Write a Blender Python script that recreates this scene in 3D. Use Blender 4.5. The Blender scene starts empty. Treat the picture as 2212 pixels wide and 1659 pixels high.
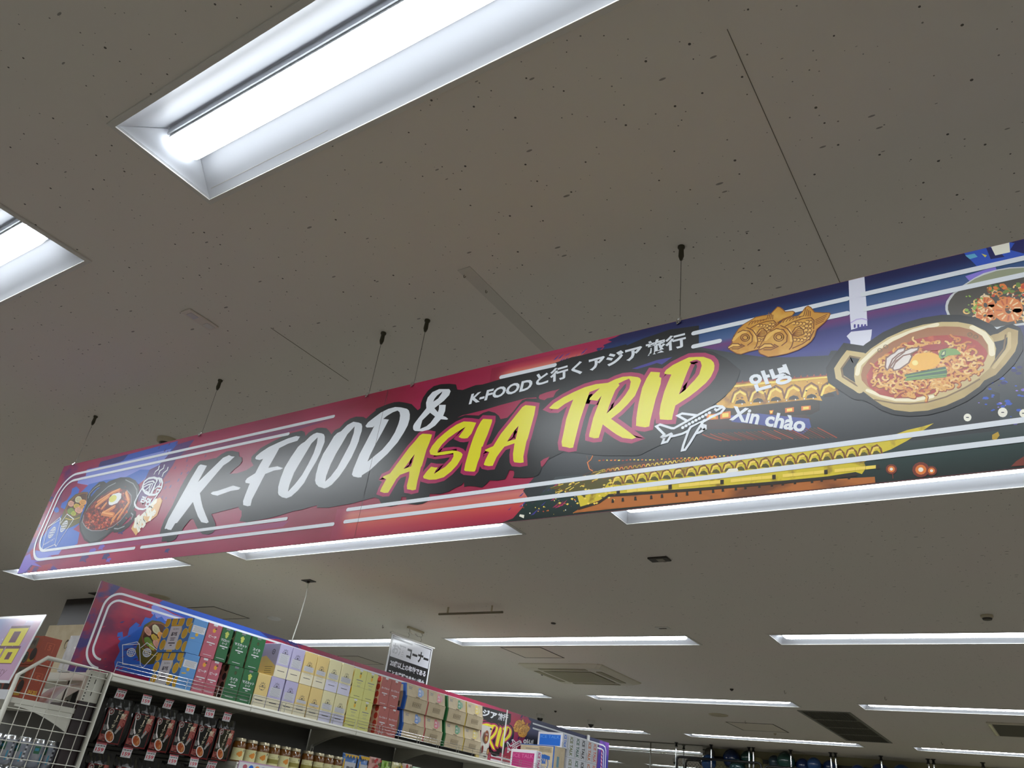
import bpy, math, random
from mathutils import Vector, Matrix
from mathutils.geometry import tessellate_polygon

# ------------------------------------------------------------------ camera, world, exposure
SC = bpy.context.scene
COL = SC.collection
EYE = 1.6                       # height of the phone above the floor
CEIL = 2.995                    # ceiling height
cam_data = bpy.data.cameras.new('camera')
cam = bpy.data.objects.new('camera', cam_data)
COL.objects.link(cam)
cam_data.sensor_width = 36.0
cam_data.lens = 1677.68 / 2212 * 36.0
cam_data.clip_start = 0.05
_yaw, _pitch, _roll = -0.64668204, 0.50887495, 0.13825216
_f = Vector((math.sin(_yaw) * math.cos(_pitch), math.cos(_yaw) * math.cos(_pitch), math.sin(_pitch)))
_r = Vector((math.cos(_yaw), -math.sin(_yaw), 0))
_u = _r.cross(_f)
_r2 = _r * math.cos(_roll) + _u * math.sin(_roll)
_u2 = _u * math.cos(_roll) - _r * math.sin(_roll)
cam.matrix_world = Matrix(((_r2.x, _u2.x, -_f.x, 0), (_r2.y, _u2.y, -_f.y, 0), (_r2.z, _u2.z, -_f.z, EYE), (0, 0, 0, 1)))
SC.camera = cam

world = bpy.data.worlds.new('world')
SC.world = world
world.use_nodes = True
world.node_tree.nodes['Background'].inputs[0].default_value = (0.0, 0.0, 0.0, 1)
world.node_tree.nodes['Background'].inputs[1].default_value = 0.0
SC.view_settings.view_transform = 'Standard'
SC.view_settings.look = 'None'
SC.view_settings.gamma = 1.0
SC.view_settings.use_curve_mapping = False
SC.view_settings.exposure = 0.0
LAMP_STRENGTH = 50.0
LAMP_COLOR = (0.90, 0.96, 1.0, 1)
SC.cycles.max_bounces = 7
SC.cycles.diffuse_bounces = 4
SC.cycles.glossy_bounces = 3
SC.cycles.transparent_max_bounces = 8
SC.cycles.sample_clamp_indirect = 6.0

# ------------------------------------------------------------------ helpers
def lin(c):
    return tuple(((v / 255) / 12.92 if v / 255 <= 0.04045 else ((v / 255 + 0.055) / 1.055) ** 2.4) for v in c[:3]) + (1.0,)

MATS = {}
def mat(key, rgb=(200, 200, 200), rough=0.5, metal=0.0, spec=0.5, emit=None, strength=0.0, trans=0.0, coat=0.0):
    if key in MATS:
        return MATS[key]
    m = bpy.data.materials.new(key)
    m.use_nodes = True
    b = m.node_tree.nodes['Principled BSDF']
    b.inputs['Base Color'].default_value = lin(rgb)
    b.inputs['Roughness'].default_value = rough
    b.inputs['Metallic'].default_value = metal
    b.inputs['Specular IOR Level'].default_value = spec
    if coat:
        b.inputs['Coat Weight'].default_value = coat
        b.inputs['Coat Roughness'].default_value = 0.12
    if trans:
        b.inputs['Transmission Weight'].default_value = trans
    if emit:
        b.inputs['Emission Color'].default_value = emit
        b.inputs['Emission Strength'].default_value = strength
    MATS[key] = m
    return m

def nodes_of(m):
    return m.node_tree.nodes, m.node_tree.links, m.node_tree.nodes['Principled BSDF']

def noisy(m, rgb2, scale=4.0, lo=0.4, hi=0.6, detail=3.0, stretch=(1, 1, 1)):
    """mix a second colour of the surface in with a noise mask (object space)"""
    N, Lk, b = nodes_of(m)
    tc = N.new('ShaderNodeTexCoord'); mp = N.new('ShaderNodeMapping'); no = N.new('ShaderNodeTexNoise')
    mr = N.new('ShaderNodeMapRange'); mx = N.new('ShaderNodeMix'); mx.data_type = 'RGBA'
    mp.inputs['Scale'].default_value = stretch
    no.inputs['Scale'].default_value = scale; no.inputs['Detail'].default_value = detail
    mr.inputs['From Min'].default_value = lo; mr.inputs['From Max'].default_value = hi
    mx.inputs[6].default_value = b.inputs['Base Color'].default_value
    mx.inputs[7].default_value = lin(rgb2)
    Lk.new(tc.outputs['Object'], mp.inputs['Vector']); Lk.new(mp.outputs[0], no.inputs['Vector'])
    Lk.new(no.outputs[0], mr.inputs[0]); Lk.new(mr.outputs[0], mx.inputs[0])
    Lk.new(mx.outputs[2], b.inputs['Base Color'])
    return m

def ramp(m, axis, stops):
    """printed colour bands along one object axis: stops = [(coordinate, rgb), ...]"""
    N, Lk, b = nodes_of(m)
    tc = N.new('ShaderNodeTexCoord'); sp = N.new('ShaderNodeSeparateXYZ'); mr = N.new('ShaderNodeMapRange'); cr = N.new('ShaderNodeValToRGB')
    a, z = stops[0][0], stops[-1][0]
    mr.inputs['From Min'].default_value = a; mr.inputs['From Max'].default_value = z
    el = cr.color_ramp.elements
    while len(el) < len(stops):
        el.new(0.5)
    for e, (p, c) in zip(el, stops):
        e.position = (p - a) / (z - a); e.color = lin(c)
    Lk.new(tc.outputs['Object'], sp.inputs[0]); Lk.new(sp.outputs[axis], mr.inputs[0]); Lk.new(mr.outputs[0], cr.inputs[0])
    Lk.new(cr.outputs[0], b.inputs['Base Color'])
    return m

class MB:
    """collects shapes, builds ONE mesh object"""
    def __init__(s):
        s.v = []; s.f = []; s.m = []; s.mats = []
    def mi(s, m):
        if m not in s.mats:
            s.mats.append(m)
        return s.mats.index(m)
    def add(s, vs, fs, m):
        k = len(s.v); i = s.mi(m)
        s.v += [tuple(p) for p in vs]
        s.f += [tuple(k + a for a in f) for f in fs]
        s.m += [i] * len(fs)
    def box(s, lo, hi, m, bev=0.0):
        x0, y0, z0 = lo; x1, y1, z1 = hi
        if bev <= 0:
            s.add([(x0, y0, z0), (x1, y0, z0), (x1, y1, z0), (x0, y1, z0), (x0, y0, z1), (x1, y0, z1), (x1, y1, z1), (x0, y1, z1)],
                  [(0, 3, 2, 1), (4, 5, 6, 7), (0, 1, 5, 4), (1, 2, 6, 5), (2, 3, 7, 6), (3, 0, 4, 7)], m)
            return
        c = bev
        rings = []
        for z, k in ((z0, c), (z0 + c, 0), (z1 - c, 0), (z1, c)):
            a = k
            rings.append([(x0 + a + c, y0 + a, z), (x1 - a - c, y0 + a, z), (x1 - a, y0 + a + c, z), (x1 - a, y1 - a - c, z),
                          (x1 - a - c, y1 - a, z), (x0 + a + c, y1 - a, z), (x0 + a, y1 - a - c, z), (x0 + a, y0 + a + c, z)])
        s.loft(rings, m)
    def loft(s, rings, m, cap=True, closed=True):
        n = len(rings[0]); vs = [p for r in rings for p in r]; fs = []
        for i in range(len(rings) - 1):
            for j in range(n if closed else n - 1):
                fs.append((i * n + j, i * n + (j + 1) % n, (i + 1) * n + (j + 1) % n, (i + 1) * n + j))
        if cap:
            fs.append(tuple(range(n))[::-1]); fs.append(tuple((len(rings) - 1) * n + j for j in range(n)))
        s.add(vs, fs, m)
    def lathe(s, prof, m, seg=20, c=(0, 0, 0), cap=True):
        s.loft([[(c[0] + r * math.cos(2 * math.pi * j / seg), c[1] + r * math.sin(2 * math.pi * j / seg), c[2] + z) for j in range(seg)] for r, z in prof], m, cap)
    def tube(s, pts, r, m, seg=8, closed=False):
        pts = [Vector(p) for p in pts]; rings = []; n = len(pts); up = None
        for i, p in enumerate(pts):
            a = pts[(i - 1) % n] if (i or closed) else p; b = pts[(i + 1) % n] if (i < n - 1 or closed) else p
            d = (b - a).normalized()
            if up is None:
                up = Vector((0, 0, 1)) if abs(d.z) < 0.9 else Vector((1, 0, 0))
            x = d.cross(up).normalized(); y = x.cross(d); up = y
            rr = r[i] if isinstance(r, (list, tuple)) else r
            rings.append([tuple(p + (x * math.cos(2 * math.pi * j / seg) + y * math.sin(2 * math.pi * j / seg)) * rr) for j in range(seg)])
        if closed:
            rings.append(rings[0])
        s.loft(rings, m, cap=not closed)
    def build(s, name, parent=None, smooth=False, loc=None):
        me = bpy.data.meshes.new(name)
        me.from_pydata(s.v, [], s.f)
        for m in s.mats:
            me.materials.append(m)
        me.polygons.foreach_set('material_index', s.m)
        if smooth:
            me.polygons.foreach_set('use_smooth', [True] * len(s.f))
        me.update()
        o = bpy.data.objects.new(name, me)
        COL.objects.link(o)
        if parent is not None:
            o.parent = parent
        if loc is not None:
            o.location = loc
        return o

def smooth_by_angle(o, deg=40):
    for p in o.data.polygons:
        p.use_smooth = True
    o.data.set_sharp_from_angle(angle=math.radians(deg))
    return o

def tag(o, label=None, cat=None, group=None, kind=None):
    if label: o['label'] = label
    if cat: o['category'] = cat
    if group: o['group'] = group
    if kind: o['kind'] = kind
    return o

def thing(name, label, cat, loc=(0, 0, 0), group=None, rz=0.0):
    o = bpy.data.objects.new(name, None)
    COL.objects.link(o)
    o.location = loc
    o.rotation_euler = (0, 0, rz)
    o.empty_display_size = 0.1
    return tag(o, label, cat, group)

def copy_tree(o, parent=None):
    c = o.copy()
    COL.objects.link(c)
    if parent is not None:
        c.parent = parent
    for ch in list(o.children):
        copy_tree(ch, c)
    return c

_TXT = {}
def text_shape(s, bold=0.0):
    """letters as flat polygons scaled to the unit square, and their aspect"""
    if (s, bold) in _TXT:
        return _TXT[(s, bold)]
    c = bpy.data.curves.new('text_tmp', 'FONT')
    c.body = s; c.offset = bold; c.resolution_u = 3
    o = bpy.data.objects.new('text_tmp', c)
    COL.objects.link(o)
    me = bpy.data.meshes.new_from_object(o.evaluated_get(bpy.context.evaluated_depsgraph_get()))
    v = [(p.co.x, p.co.y) for p in me.vertices]; f = [tuple(p.vertices) for p in me.polygons]
    bpy.data.objects.remove(o); bpy.data.curves.remove(c); bpy.data.meshes.remove(me)
    x0 = min(p[0] for p in v); x1 = max(p[0] for p in v); y0 = min(p[1] for p in v); y1 = max(p[1] for p in v)
    _TXT[(s, bold)] = ([((a - x0) / (x1 - x0), (b - y0) / (y1 - y0)) for a, b in v], f, (x1 - x0) / (y1 - y0))
    return _TXT[(s, bold)]

class Sheet(MB):
    """flat print on a plane: origin, two axes, normal. Pieces are sorted by layer and laid a few microns apart so that none are coplanar"""
    GAP, STEP = 1.6e-6, 8e-6
    def __init__(s, o, ax, ay, n, lift=0.0004, clip=None):
        MB.__init__(s)
        s.o = Vector(o); s.ax = Vector(ax); s.ay = Vector(ay); s.n = Vector(n); s.lift = lift; s.clip = clip
        s.xf = lambda p: p
        s.items = []
    def cut(s, poly):
        x0, y0, x1, y1 = s.clip
        for ax, lim, sg in ((0, x0, 1), (0, x1, -1), (1, y0, 1), (1, y1, -1)):
            out = []
            for i, p in enumerate(poly):
                q = poly[i - 1]
                dp, dq = (p[ax] - lim) * sg, (q[ax] - lim) * sg
                if (dp >= 0) != (dq >= 0):
                    t = dq / (dq - dp); out.append((q[0] + (p[0] - q[0]) * t, q[1] + (p[1] - q[1]) * t))
                if dp >= 0:
                    out.append(p)
            poly = out
            if len(poly) < 3:
                return None
        return poly
    def flat(s, pts, faces, m, layer):
        pts = [s.xf(p) for p in pts]
        if s.clip:
            x0, y0, x1, y1 = s.clip
            if any(p[0] < x0 or p[0] > x1 or p[1] < y0 or p[1] > y1 for p in pts):
                npts, nf = [], []
                for f in faces:
                    c = s.cut([pts[j] for j in f])
                    if c:
                        nf.append(tuple(range(len(npts), len(npts) + len(c)))); npts += c
                pts, faces = npts, nf
                if not faces:
                    return
        s.items.append((layer, len(s.items), pts, faces, m))
    def build(s, name, parent=None, smooth=False, loc=None):
        z = s.lift; last = None
        for layer, _, pts, faces, m in sorted(s.items, key=lambda t: t[:2]):
            z += s.STEP if (last is not None and layer != last) else s.GAP
            last = layer
            k = len(s.v); i = s.mi(m)
            s.v += [tuple(s.o + s.ax * p[0] + s.ay * p[1] + s.n * z) for p in pts]
            for f in faces:
                a, b, c = (Vector(s.v[k + f[j]]) for j in (0, 1, 2))
                s.f.append(tuple(k + j for j in (f if (b - a).cross(c - a).dot(s.n) >= 0 else f[::-1]))); s.m.append(i)
        return MB.build(s, name, parent, smooth, loc)
    def poly(s, rings, m, layer=0):
        if not isinstance(rings[0][0], (tuple, list)):
            rings = [rings]
        pts = [p for r in rings for p in r]
        s.flat(pts, [tuple(t) for t in tessellate_polygon([[Vector((p[0], p[1], 0)) for p in r] for r in rings])], m, layer)
    def rect(s, x0, y0, x1, y1, m, layer=0):
        s.flat([(x0, y0), (x1, y0), (x1, y1), (x0, y1)], [(0, 1, 2, 3)], m, layer)
    def ell(s, cx, cy, rx, ry, m, layer=0, seg=18, rot=0.0):
        c, d = math.cos(rot), math.sin(rot)
        pts = []
        for j in range(seg):
            a = 2 * math.pi * j / seg; x = rx * math.cos(a); y = ry * math.sin(a)
            pts.append((cx + x * c - y * d, cy + x * d + y * c))
        s.flat(pts, [tuple(range(seg))], m, layer)
    def stroke(s, pts, w, m, layer=0, closed=False, cap=5):
        """a ribbon with mitred joints and round ends"""
        q = []
        for p in pts:
            if not q or math.hypot(p[0] - q[-1][0], p[1] - q[-1][1]) > 1e-6:
                q.append(p)
        if closed and len(q) > 2 and math.hypot(q[0][0] - q[-1][0], q[0][1] - q[-1][1]) < 1e-6:
            q.pop()
        n = len(q); h = w / 2
        if n == 1:
            s.ell(q[0][0], q[0][1], h, h, m, layer, 12); return
        P = []
        for i in range(n):
            a = q[i - 1] if (i or closed) else None; b = q[(i + 1) % n] if (i < n - 1 or closed) else None
            d1 = d2 = None
            if a is not None:
                l = math.hypot(q[i][0] - a[0], q[i][1] - a[1]); d1 = ((q[i][0] - a[0]) / l, (q[i][1] - a[1]) / l)
            if b is not None:
                l = math.hypot(b[0] - q[i][0], b[1] - q[i][1]); d2 = ((b[0] - q[i][0]) / l, (b[1] - q[i][1]) / l)
            d1 = d1 or d2; d2 = d2 or d1
            nx, ny = -(d1[1] + d2[1]), d1[0] + d2[0]; l = math.hypot(nx, ny)
            if l < 1e-6:
                nx, ny, k = -d1[1], d1[0], 1.0
            else:
                nx, ny = nx / l, ny / l; k = min(2.2, 1 / max(0.2, nx * -d1[1] + ny * d1[0]))
            P.append(((q[i][0] + nx * h * k, q[i][1] + ny * h * k), (q[i][0] - nx * h * k, q[i][1] - ny * h * k), d1, d2))
        vs = [p for a in P for p in a[:2]]
        fs = [(2 * i, 2 * i + 1, (2 * i + 3) % (2 * n), (2 * i + 2) % (2 * n)) for i in range(n if closed else n - 1)]
        if not closed:
            for e, sg in ((0, -1), (n - 1, 1)):
                d = P[e][3] if e == 0 else P[e][2]
                t = math.atan2(d[1] * sg, d[0] * sg); k0 = len(vs); i0, i1 = (2 * e, 2 * e + 1) if sg > 0 else (2 * e + 1, 2 * e)
                for j in range(1, cap):
                    a = t + math.pi / 2 - math.pi * j / cap
                    vs.append((q[e][0] + h * math.cos(a), q[e][1] + h * math.sin(a)))
                fs.append((i0,) + tuple(range(k0, len(vs))) + (i1,))
        s.flat(vs, fs, m, layer)
    def text(s, t, bl, br, tl, m, layer=0, bold=0.0):
        v, f, _ = text_shape(t, bold)
        e = (br[0] - bl[0], br[1] - bl[1]); g = (tl[0] - bl[0], tl[1] - bl[1])
        s.flat([(bl[0] + e[0] * a + g[0] * b, bl[1] + e[1] * a + g[1] * b) for a, b in v], f, m, layer)
    def line(s, t, x, y, h, m, layer=0, bold=0.0, centre=False, width=None):
        w = width or text_shape(t, bold)[2] * h
        if centre: x -= w / 2
        s.text(t, (x, y), (x + w, y), (x, y + h), m, layer, bold)
# ------------------------------------------------------------------ room shell
X_L, X_R, Y_B, Y_F = -13.0, 9.0, -8.0, 12.77
ROWS = [-7.23, -4.6, -1.97, 0.661, 3.29, 5.925, 8.70, 11.63]
ROW_VIS = 3
COLS = [-13.754 + 3.0 * k for k in range(8)]
LAMP_L, LAMP_W = 2.393, 0.322
HOLE = 0.02

m_ceil = mat('painted ceiling board', (226, 221, 214), 0.85, spec=0.2)
def ceiling_nodes(m):
    N, Lk, b = nodes_of(m)
    tc = N.new('ShaderNodeTexCoord')
    col = b.inputs['Base Color'].default_value[:]
    prev = None
    # pin-hole specks and short worm marks of the mineral-fibre board, plus faint blotches
    for scale, stretch, keep, size, dark in ((15.0, (1, 1, 1), 0.52, 0.048, 0.85), (24.0, (0.35, 1.0, 1), 0.86, 0.085, 0.6), (36.0, (1, 1, 1), 0.80, 0.075, 0.65)):
        mp = N.new('ShaderNodeMapping'); mp.inputs['Scale'].default_value = stretch
        mp.inputs['Location'].default_value = (scale, 3.1, 0)
        vo = N.new('ShaderNodeTexVoronoi'); vo.inputs['Scale'].default_value = scale; vo.voronoi_dimensions = '2D'
        rnd = N.new('ShaderNodeSeparateColor')
        big = N.new('ShaderNodeMath'); big.operation = 'GREATER_THAN'; big.inputs[1].default_value = keep
        sz = N.new('ShaderNodeMath'); sz.operation = 'MULTIPLY'; sz.inputs[1].default_value = size
        ins = N.new('ShaderNodeMath'); ins.operation = 'LESS_THAN'
        both = N.new('ShaderNodeMath'); both.operation = 'MULTIPLY'
        amt = N.new('ShaderNodeMath'); amt.operation = 'MULTIPLY'; amt.inputs[1].default_value = dark
        Lk.new(tc.outputs['Object'], mp.inputs['Vector']); Lk.new(mp.outputs[0], vo.inputs['Vector'])
        Lk.new(vo.outputs['Color'], rnd.inputs[0]); Lk.new(rnd.outputs[0], big.inputs[0])
        Lk.new(rnd.outputs[1], sz.inputs[0]); Lk.new(vo.outputs['Distance'], ins.inputs[0]); Lk.new(sz.outputs[0], ins.inputs[1])
        Lk.new(ins.outputs[0], both.inputs[0]); Lk.new(big.outputs[0], both.inputs[1]); Lk.new(both.outputs[0], amt.inputs[0])
        if prev is None:
            prev = amt
        else:
            mxm = N.new('ShaderNodeMath'); mxm.operation = 'MAXIMUM'
            Lk.new(prev.outputs[0], mxm.inputs[0]); Lk.new(amt.outputs[0], mxm.inputs[1]); prev = mxm
    no = N.new('ShaderNodeTexNoise'); no.inputs['Scale'].default_value = 1.3; no.inputs['Detail'].default_value = 2
    tint = N.new('ShaderNodeMix'); tint.data_type = 'RGBA'
    tint.inputs[6].default_value = lin((228, 218, 212)); tint.inputs[7].default_value = lin((223, 222, 211))
    Lk.new(tc.outputs['Object'], no.inputs['Vector']); Lk.new(no.outputs[0], tint.inputs[0])
    mx = N.new('ShaderNodeMix'); mx.data_type = 'RGBA'
    mx.inputs[7].default_value = lin((38, 34, 30))
    Lk.new(tint.outputs[2], mx.inputs[6]); Lk.new(prev.outputs[0], mx.inputs[0]); Lk.new(mx.outputs[2], b.inputs['Base Color'])
ceiling_nodes(m_ceil)

def lamp_cells():
    for r in ROWS:
        for c in COLS:
            if X_L < c + 0.05 and c + LAMP_L < X_R - 0.05 and Y_B < r - 0.3 and r < Y_F - 0.3:
                yield c + LAMP_L / 2, r
LAMPS = list(lamp_cells())
cb = MB()
xs = sorted({X_L, X_R} | {v for cx, _ in LAMPS for v in (cx - LAMP_L / 2 + HOLE, cx + LAMP_L / 2 - HOLE)})
ys = sorted({Y_B, Y_F + 0.34} | {v for _, cy in LAMPS for v in (cy - LAMP_W / 2 + HOLE, cy + LAMP_W / 2 - HOLE)})
idx = {}
def cv(i, j):
    if (i, j) not in idx:
        idx[(i, j)] = len(cb.v); cb.v.append((xs[i], ys[j], 0))
    return idx[(i, j)]
cb.mi(m_ceil)
for i in range(len(xs) - 1):
    for j in range(len(ys) - 1):
        mx_, my_ = (xs[i] + xs[i + 1]) / 2, (ys[j] + ys[j + 1]) / 2
        if any(abs(mx_ - cx) < LAMP_L / 2 - HOLE and abs(my_ - cy) < LAMP_W / 2 - HOLE for cx, cy in LAMPS):
            continue
        cb.f.append((cv(i, j), cv(i, j + 1), cv(i + 1, j + 1), cv(i + 1, j))); cb.m.append(0)
ceiling = cb.build('ceiling', loc=(0, 0, CEIL))
tag(ceiling, 'warm grey speckled ceiling boards with recessed lamps', kind='structure')
m_joint = mat('ceiling board joint', (120, 113, 102), 0.9, spec=0.1)
m_ridge = mat('ceiling filler band', (209, 204, 196), 0.9, spec=0.1)
jb = MB()
for x, y0, y1, w in ((-2.099, 1.345, 1.74, 0.0014), (-0.325, 0.965, 2.2, 0.0014)):
    jb.box((x - w / 2, y0, -0.0012), (x + w / 2, y1, -0.0002), m_joint)
for x0, y in ((-1.70, 0.78), (-0.5, 2.62)):
    jb.box((x0, y, -0.0008), (x0 + 0.45, y + 0.0012, -0.0002), m_ridge)
jb.build('joint_line', ceiling)
rb = MB()
rb.box((-1.285, 1.36, -0.002), (-1.24, 2.6, -0.0002), m_ridge)
rb.build('filler_strip', ceiling)

m_floor = mat('vinyl floor', (116, 110, 101), 0.45)
noisy(m_floor, (104, 98, 90), 3.0)
fb = MB(); fb.box((X_L, Y_B, -0.05), (X_R, Y_F + 0.6, 0), m_floor)
tag(fb.build('floor'), 'beige vinyl shop floor', kind='structure')
m_wall = mat('painted wall', (188, 186, 178), 0.8, spec=0.2)
for nm, lo, hi in (('wall_left', (X_L - 0.1, Y_B, 0), (X_L, Y_F, CEIL)), ('wall_right', (X_R, Y_B, 0), (X_R + 0.1, Y_F, CEIL)),
                   ('wall_back', (X_L - 0.1, Y_B - 0.1, 0), (X_R + 0.1, Y_B, CEIL))):
    b = MB(); b.box(lo, hi, m_wall); tag(b.build(nm), 'plain painted shop wall', kind='structure')
m_wallf = mat('cream far wall', (170, 164, 128), 0.7, spec=0.2)
b = MB(); b.box((-4.95, Y_F + 0.33, 0), (X_R, Y_F + 0.43, CEIL), m_wallf)
tag(b.build('wall_far'), 'cream far wall behind the balloons', kind='structure')
# night windows: a front pane that mirrors part of the light and a second pane behind it
def glass_mat(name, amount):
    m = bpy.data.materials.new(name); m.use_nodes = True
    N = m.node_tree.nodes; Lk = m.node_tree.links; N.remove(N['Principled BSDF'])
    g = N.new('ShaderNodeBsdfGlossy'); g.inputs['Roughness'].default_value = 0.005; g.inputs['Color'].default_value = (0.92, 0.93, 0.9, 1)
    t = N.new('ShaderNodeBsdfTransparent'); mx = N.new('ShaderNodeMixShader'); mx.inputs[0].default_value = amount
    Lk.new(t.outputs[0], mx.inputs[1]); Lk.new(g.outputs[0], mx.inputs[2]); Lk.new(mx.outputs[0], N['Material Output'].inputs[0])
    return m
m_pane = glass_mat('window pane', 0.62)
m_pane2 = glass_mat('window pane behind', 1.0)
m_mull = mat('window seam', (120, 118, 108), 0.5)
WX = [X_L, -11.33, -9.5, -7.66, -5.83, -4.95]
wb = MB(); wb.box((X_L, Y_F, 0), (-4.95, Y_F + 0.006, CEIL - 0.012), m_pane)
win = wb.build('window_1'); tag(win, 'tall night window mirroring the ceiling lights', kind='structure')
wb = MB(); wb.box((X_L, Y_F + 0.27, 0), (-4.95, Y_F + 0.28, CEIL), m_pane2); wb.build('inner_pane', win)
wb = MB()
for x in WX[1:-1]:
    wb.box((x - 0.009, Y_F - 0.004, 0), (x + 0.009, Y_F - 0.0005, CEIL - 0.012), m_mull)
wb.box((X_L, Y_F - 0.012, CEIL - 0.014), (-4.95, Y_F, CEIL), m_mull)
wb.build('window_frame', win)
# dark bulkhead over the aisle on the left and a dark pillar
m_pillar = mat('dark brown pillar panel', (46, 38, 36), 0.5, spec=0.35)
b = MB(); b.box((-8.23, 4.03, 0), (-7.05, 5.1, CEIL), m_pillar, 0.004)
tag(b.build('pillar'), 'dark brown panelled pillar behind the shelving', kind='structure')
m_black = mat('black metal', (14, 14, 15), 0.4)
b = MB(); b.box((-4.95, Y_F + 0.29, CEIL - 0.17), (X_R, Y_F + 0.33, CEIL - 0.115), m_black)
tag(b.build('trim_1'), 'black horizontal rail along the far wall', kind='structure')

# ------------------------------------------------------------------ recessed linear lamps
m_white = mat('white enamel', (232, 234, 236), 0.35)
m_tray = mat('lamp reflector', (206, 209, 216), 0.4)
m_led = mat('lit lamp cover', (250, 252, 255), 0.4, emit=LAMP_COLOR, strength=LAMP_STRENGTH)
m_led2 = mat('lit lamp cover edge', (250, 252, 255), 0.4, emit=LAMP_COLOR, strength=LAMP_STRENGTH * 0.21)
m_flange = mat('lamp rim', (214, 212, 206), 0.5)
def make_lamp():
    t = thing('recessed_ceiling_light', 'lamp', 'ceiling light', (0, 0, CEIL), 'recessed linear ceiling lights')
    L, W, fl = LAMP_L / 2, LAMP_W / 2, 0.016
    f = MB()
    ring = lambda a, b, z: [(-a, -b, z), (a, -b, z), (a, b, z), (-a, b, z)]
    o, i = ring(L, W, -0.0005), ring(L - 0.001, W - 0.001, -0.005)
    i2, i3 = ring(L - fl, W - fl, -0.006), ring(L - fl - 0.001, W - fl - 0.001, 0.004)
    f.loft([o, i, i2, i3], m_flange, cap=False)
    f.build('rim', t)
    a, b_, d, h = L - fl, W - fl, 0.052, 0.058
    e = L - 0.062
    tr = MB()
    for s in (-1, 1):
        tr.add([(-a, s * b_, -0.003), (a, s * b_, -0.003), (e, s * d, h), (-e, s * d, h)], [(0, 1, 2, 3) if s > 0 else (3, 2, 1, 0)], m_tray)
        tr.add([(s * a, -b_, -0.003), (s * a, b_, -0.003), (s * e, d, h), (s * e, -d, h)], [(0, 3, 2, 1) if s > 0 else (0, 1, 2, 3)], m_tray)
    tr.add([(-e, -d, h), (e, -d, h), (e, d, h), (-e, d, h)], [(0, 1, 2, 3)], m_tray)
    tr.build('reflector', t)
    for s in (-1, 1):
        ch = MB(); ch.box((-e + 0.01, s * 0.0465 - 0.002, h - 0.022), (e - 0.01, s * 0.0465 + 0.002, h + 0.004), m_tray)
        ch.build('side_rail', t)
    for s in (-1, 1):
        ep = MB()
        ep.add([(s * (a - 0.0015), -b_ + 0.0015, -0.002), (s * (a - 0.0015), b_ - 0.0015, -0.002), (s * (e - 0.004), 0.051, h - 0.002), (s * (e - 0.004), -0.051, h - 0.002)],
               [(0, 3, 2, 1) if s > 0 else (0, 1, 2, 3)], m_tray)
        ep.build('end_plate', t)
    lb = MB(); x = e - 0.012
    prof = [(-0.042, 0.028), (-0.040, 0.015), (-0.031, 0.008), (0.031, 0.008), (0.040, 0.015), (0.042, 0.028)]
    rings = []
    for px, k in ((-x, 0.0), (-x + 0.005, 0.55), (-x + 0.016, 0.9), (-x + 0.034, 1.0), (x - 0.034, 1.0), (x - 0.016, 0.9), (x - 0.005, 0.55), (x, 0.0)):
        rings.append([(px, p[0] * (0.72 + 0.28 * k), 0.028 - (0.028 - p[1]) * (0.35 + 0.65 * k)) for p in prof])
    lb.loft(rings, m_led, cap=False, closed=False)
    i2_ = lb.mi(m_led2)
    n_ = len(prof) - 1
    lb.m = [0 if (q % n_) == 2 and 1 < q // n_ < len(rings) - 3 else i2_ for q in range(len(lb.f))]
    bs = MB(); bs.box((-x + 0.002, -0.042, 0.028), (x - 0.002, 0.042, h - 0.001), m_white)
    bar = bs.build('bar_body', t); lb.build('light_cover', bar)
    return t
proto = make_lamp()
first = True
OVERRIDE = {(3, 4): 'large recessed ceiling light at the top, lit tube over its near end', (3, 3): 'recessed ceiling light cut by the left edge, only its right end showing',
            (4, 2): 'lit ceiling light below the left end of the long banner', (4, 3): 'lit ceiling light whose far tray shows under the K-FOOD half of the banner',
            (4, 4): 'lit ceiling light running under the palace and gold pot of the banner', (5, 2): 'lit ceiling light behind the white hanging cord, left of the age-check sign',
            (5, 3): 'lit ceiling light above the square hatch, right of the age-check sign', (5, 4): 'lit ceiling light at the right, in line with the one over the hatch',
            (6, 2): 'lit ceiling light rising behind the carton end of the shelf banner', (6, 3): 'lit ceiling light just past the cream air unit',
            (6, 4): 'lit ceiling light right of the long dark vent', (7, 2): 'lit ceiling light crossed by the pointed dome camera', (7, 3): 'lit ceiling light in front of the balloon rack, left of the vent',
            (7, 4): 'lit ceiling light at the lower right, nearest the far wall'}
for cx, cy in LAMPS:
    r = ROWS.index(cy); c = round((cx - LAMP_L / 2 - COLS[0]) / 3.0)
    o = proto if first else copy_tree(proto)
    first = False
    o.location = (cx, cy, CEIL)
    o['label'] = OVERRIDE.get((r, c), 'recessed linear ceiling light beyond the picture, part of the shop grid')
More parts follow.
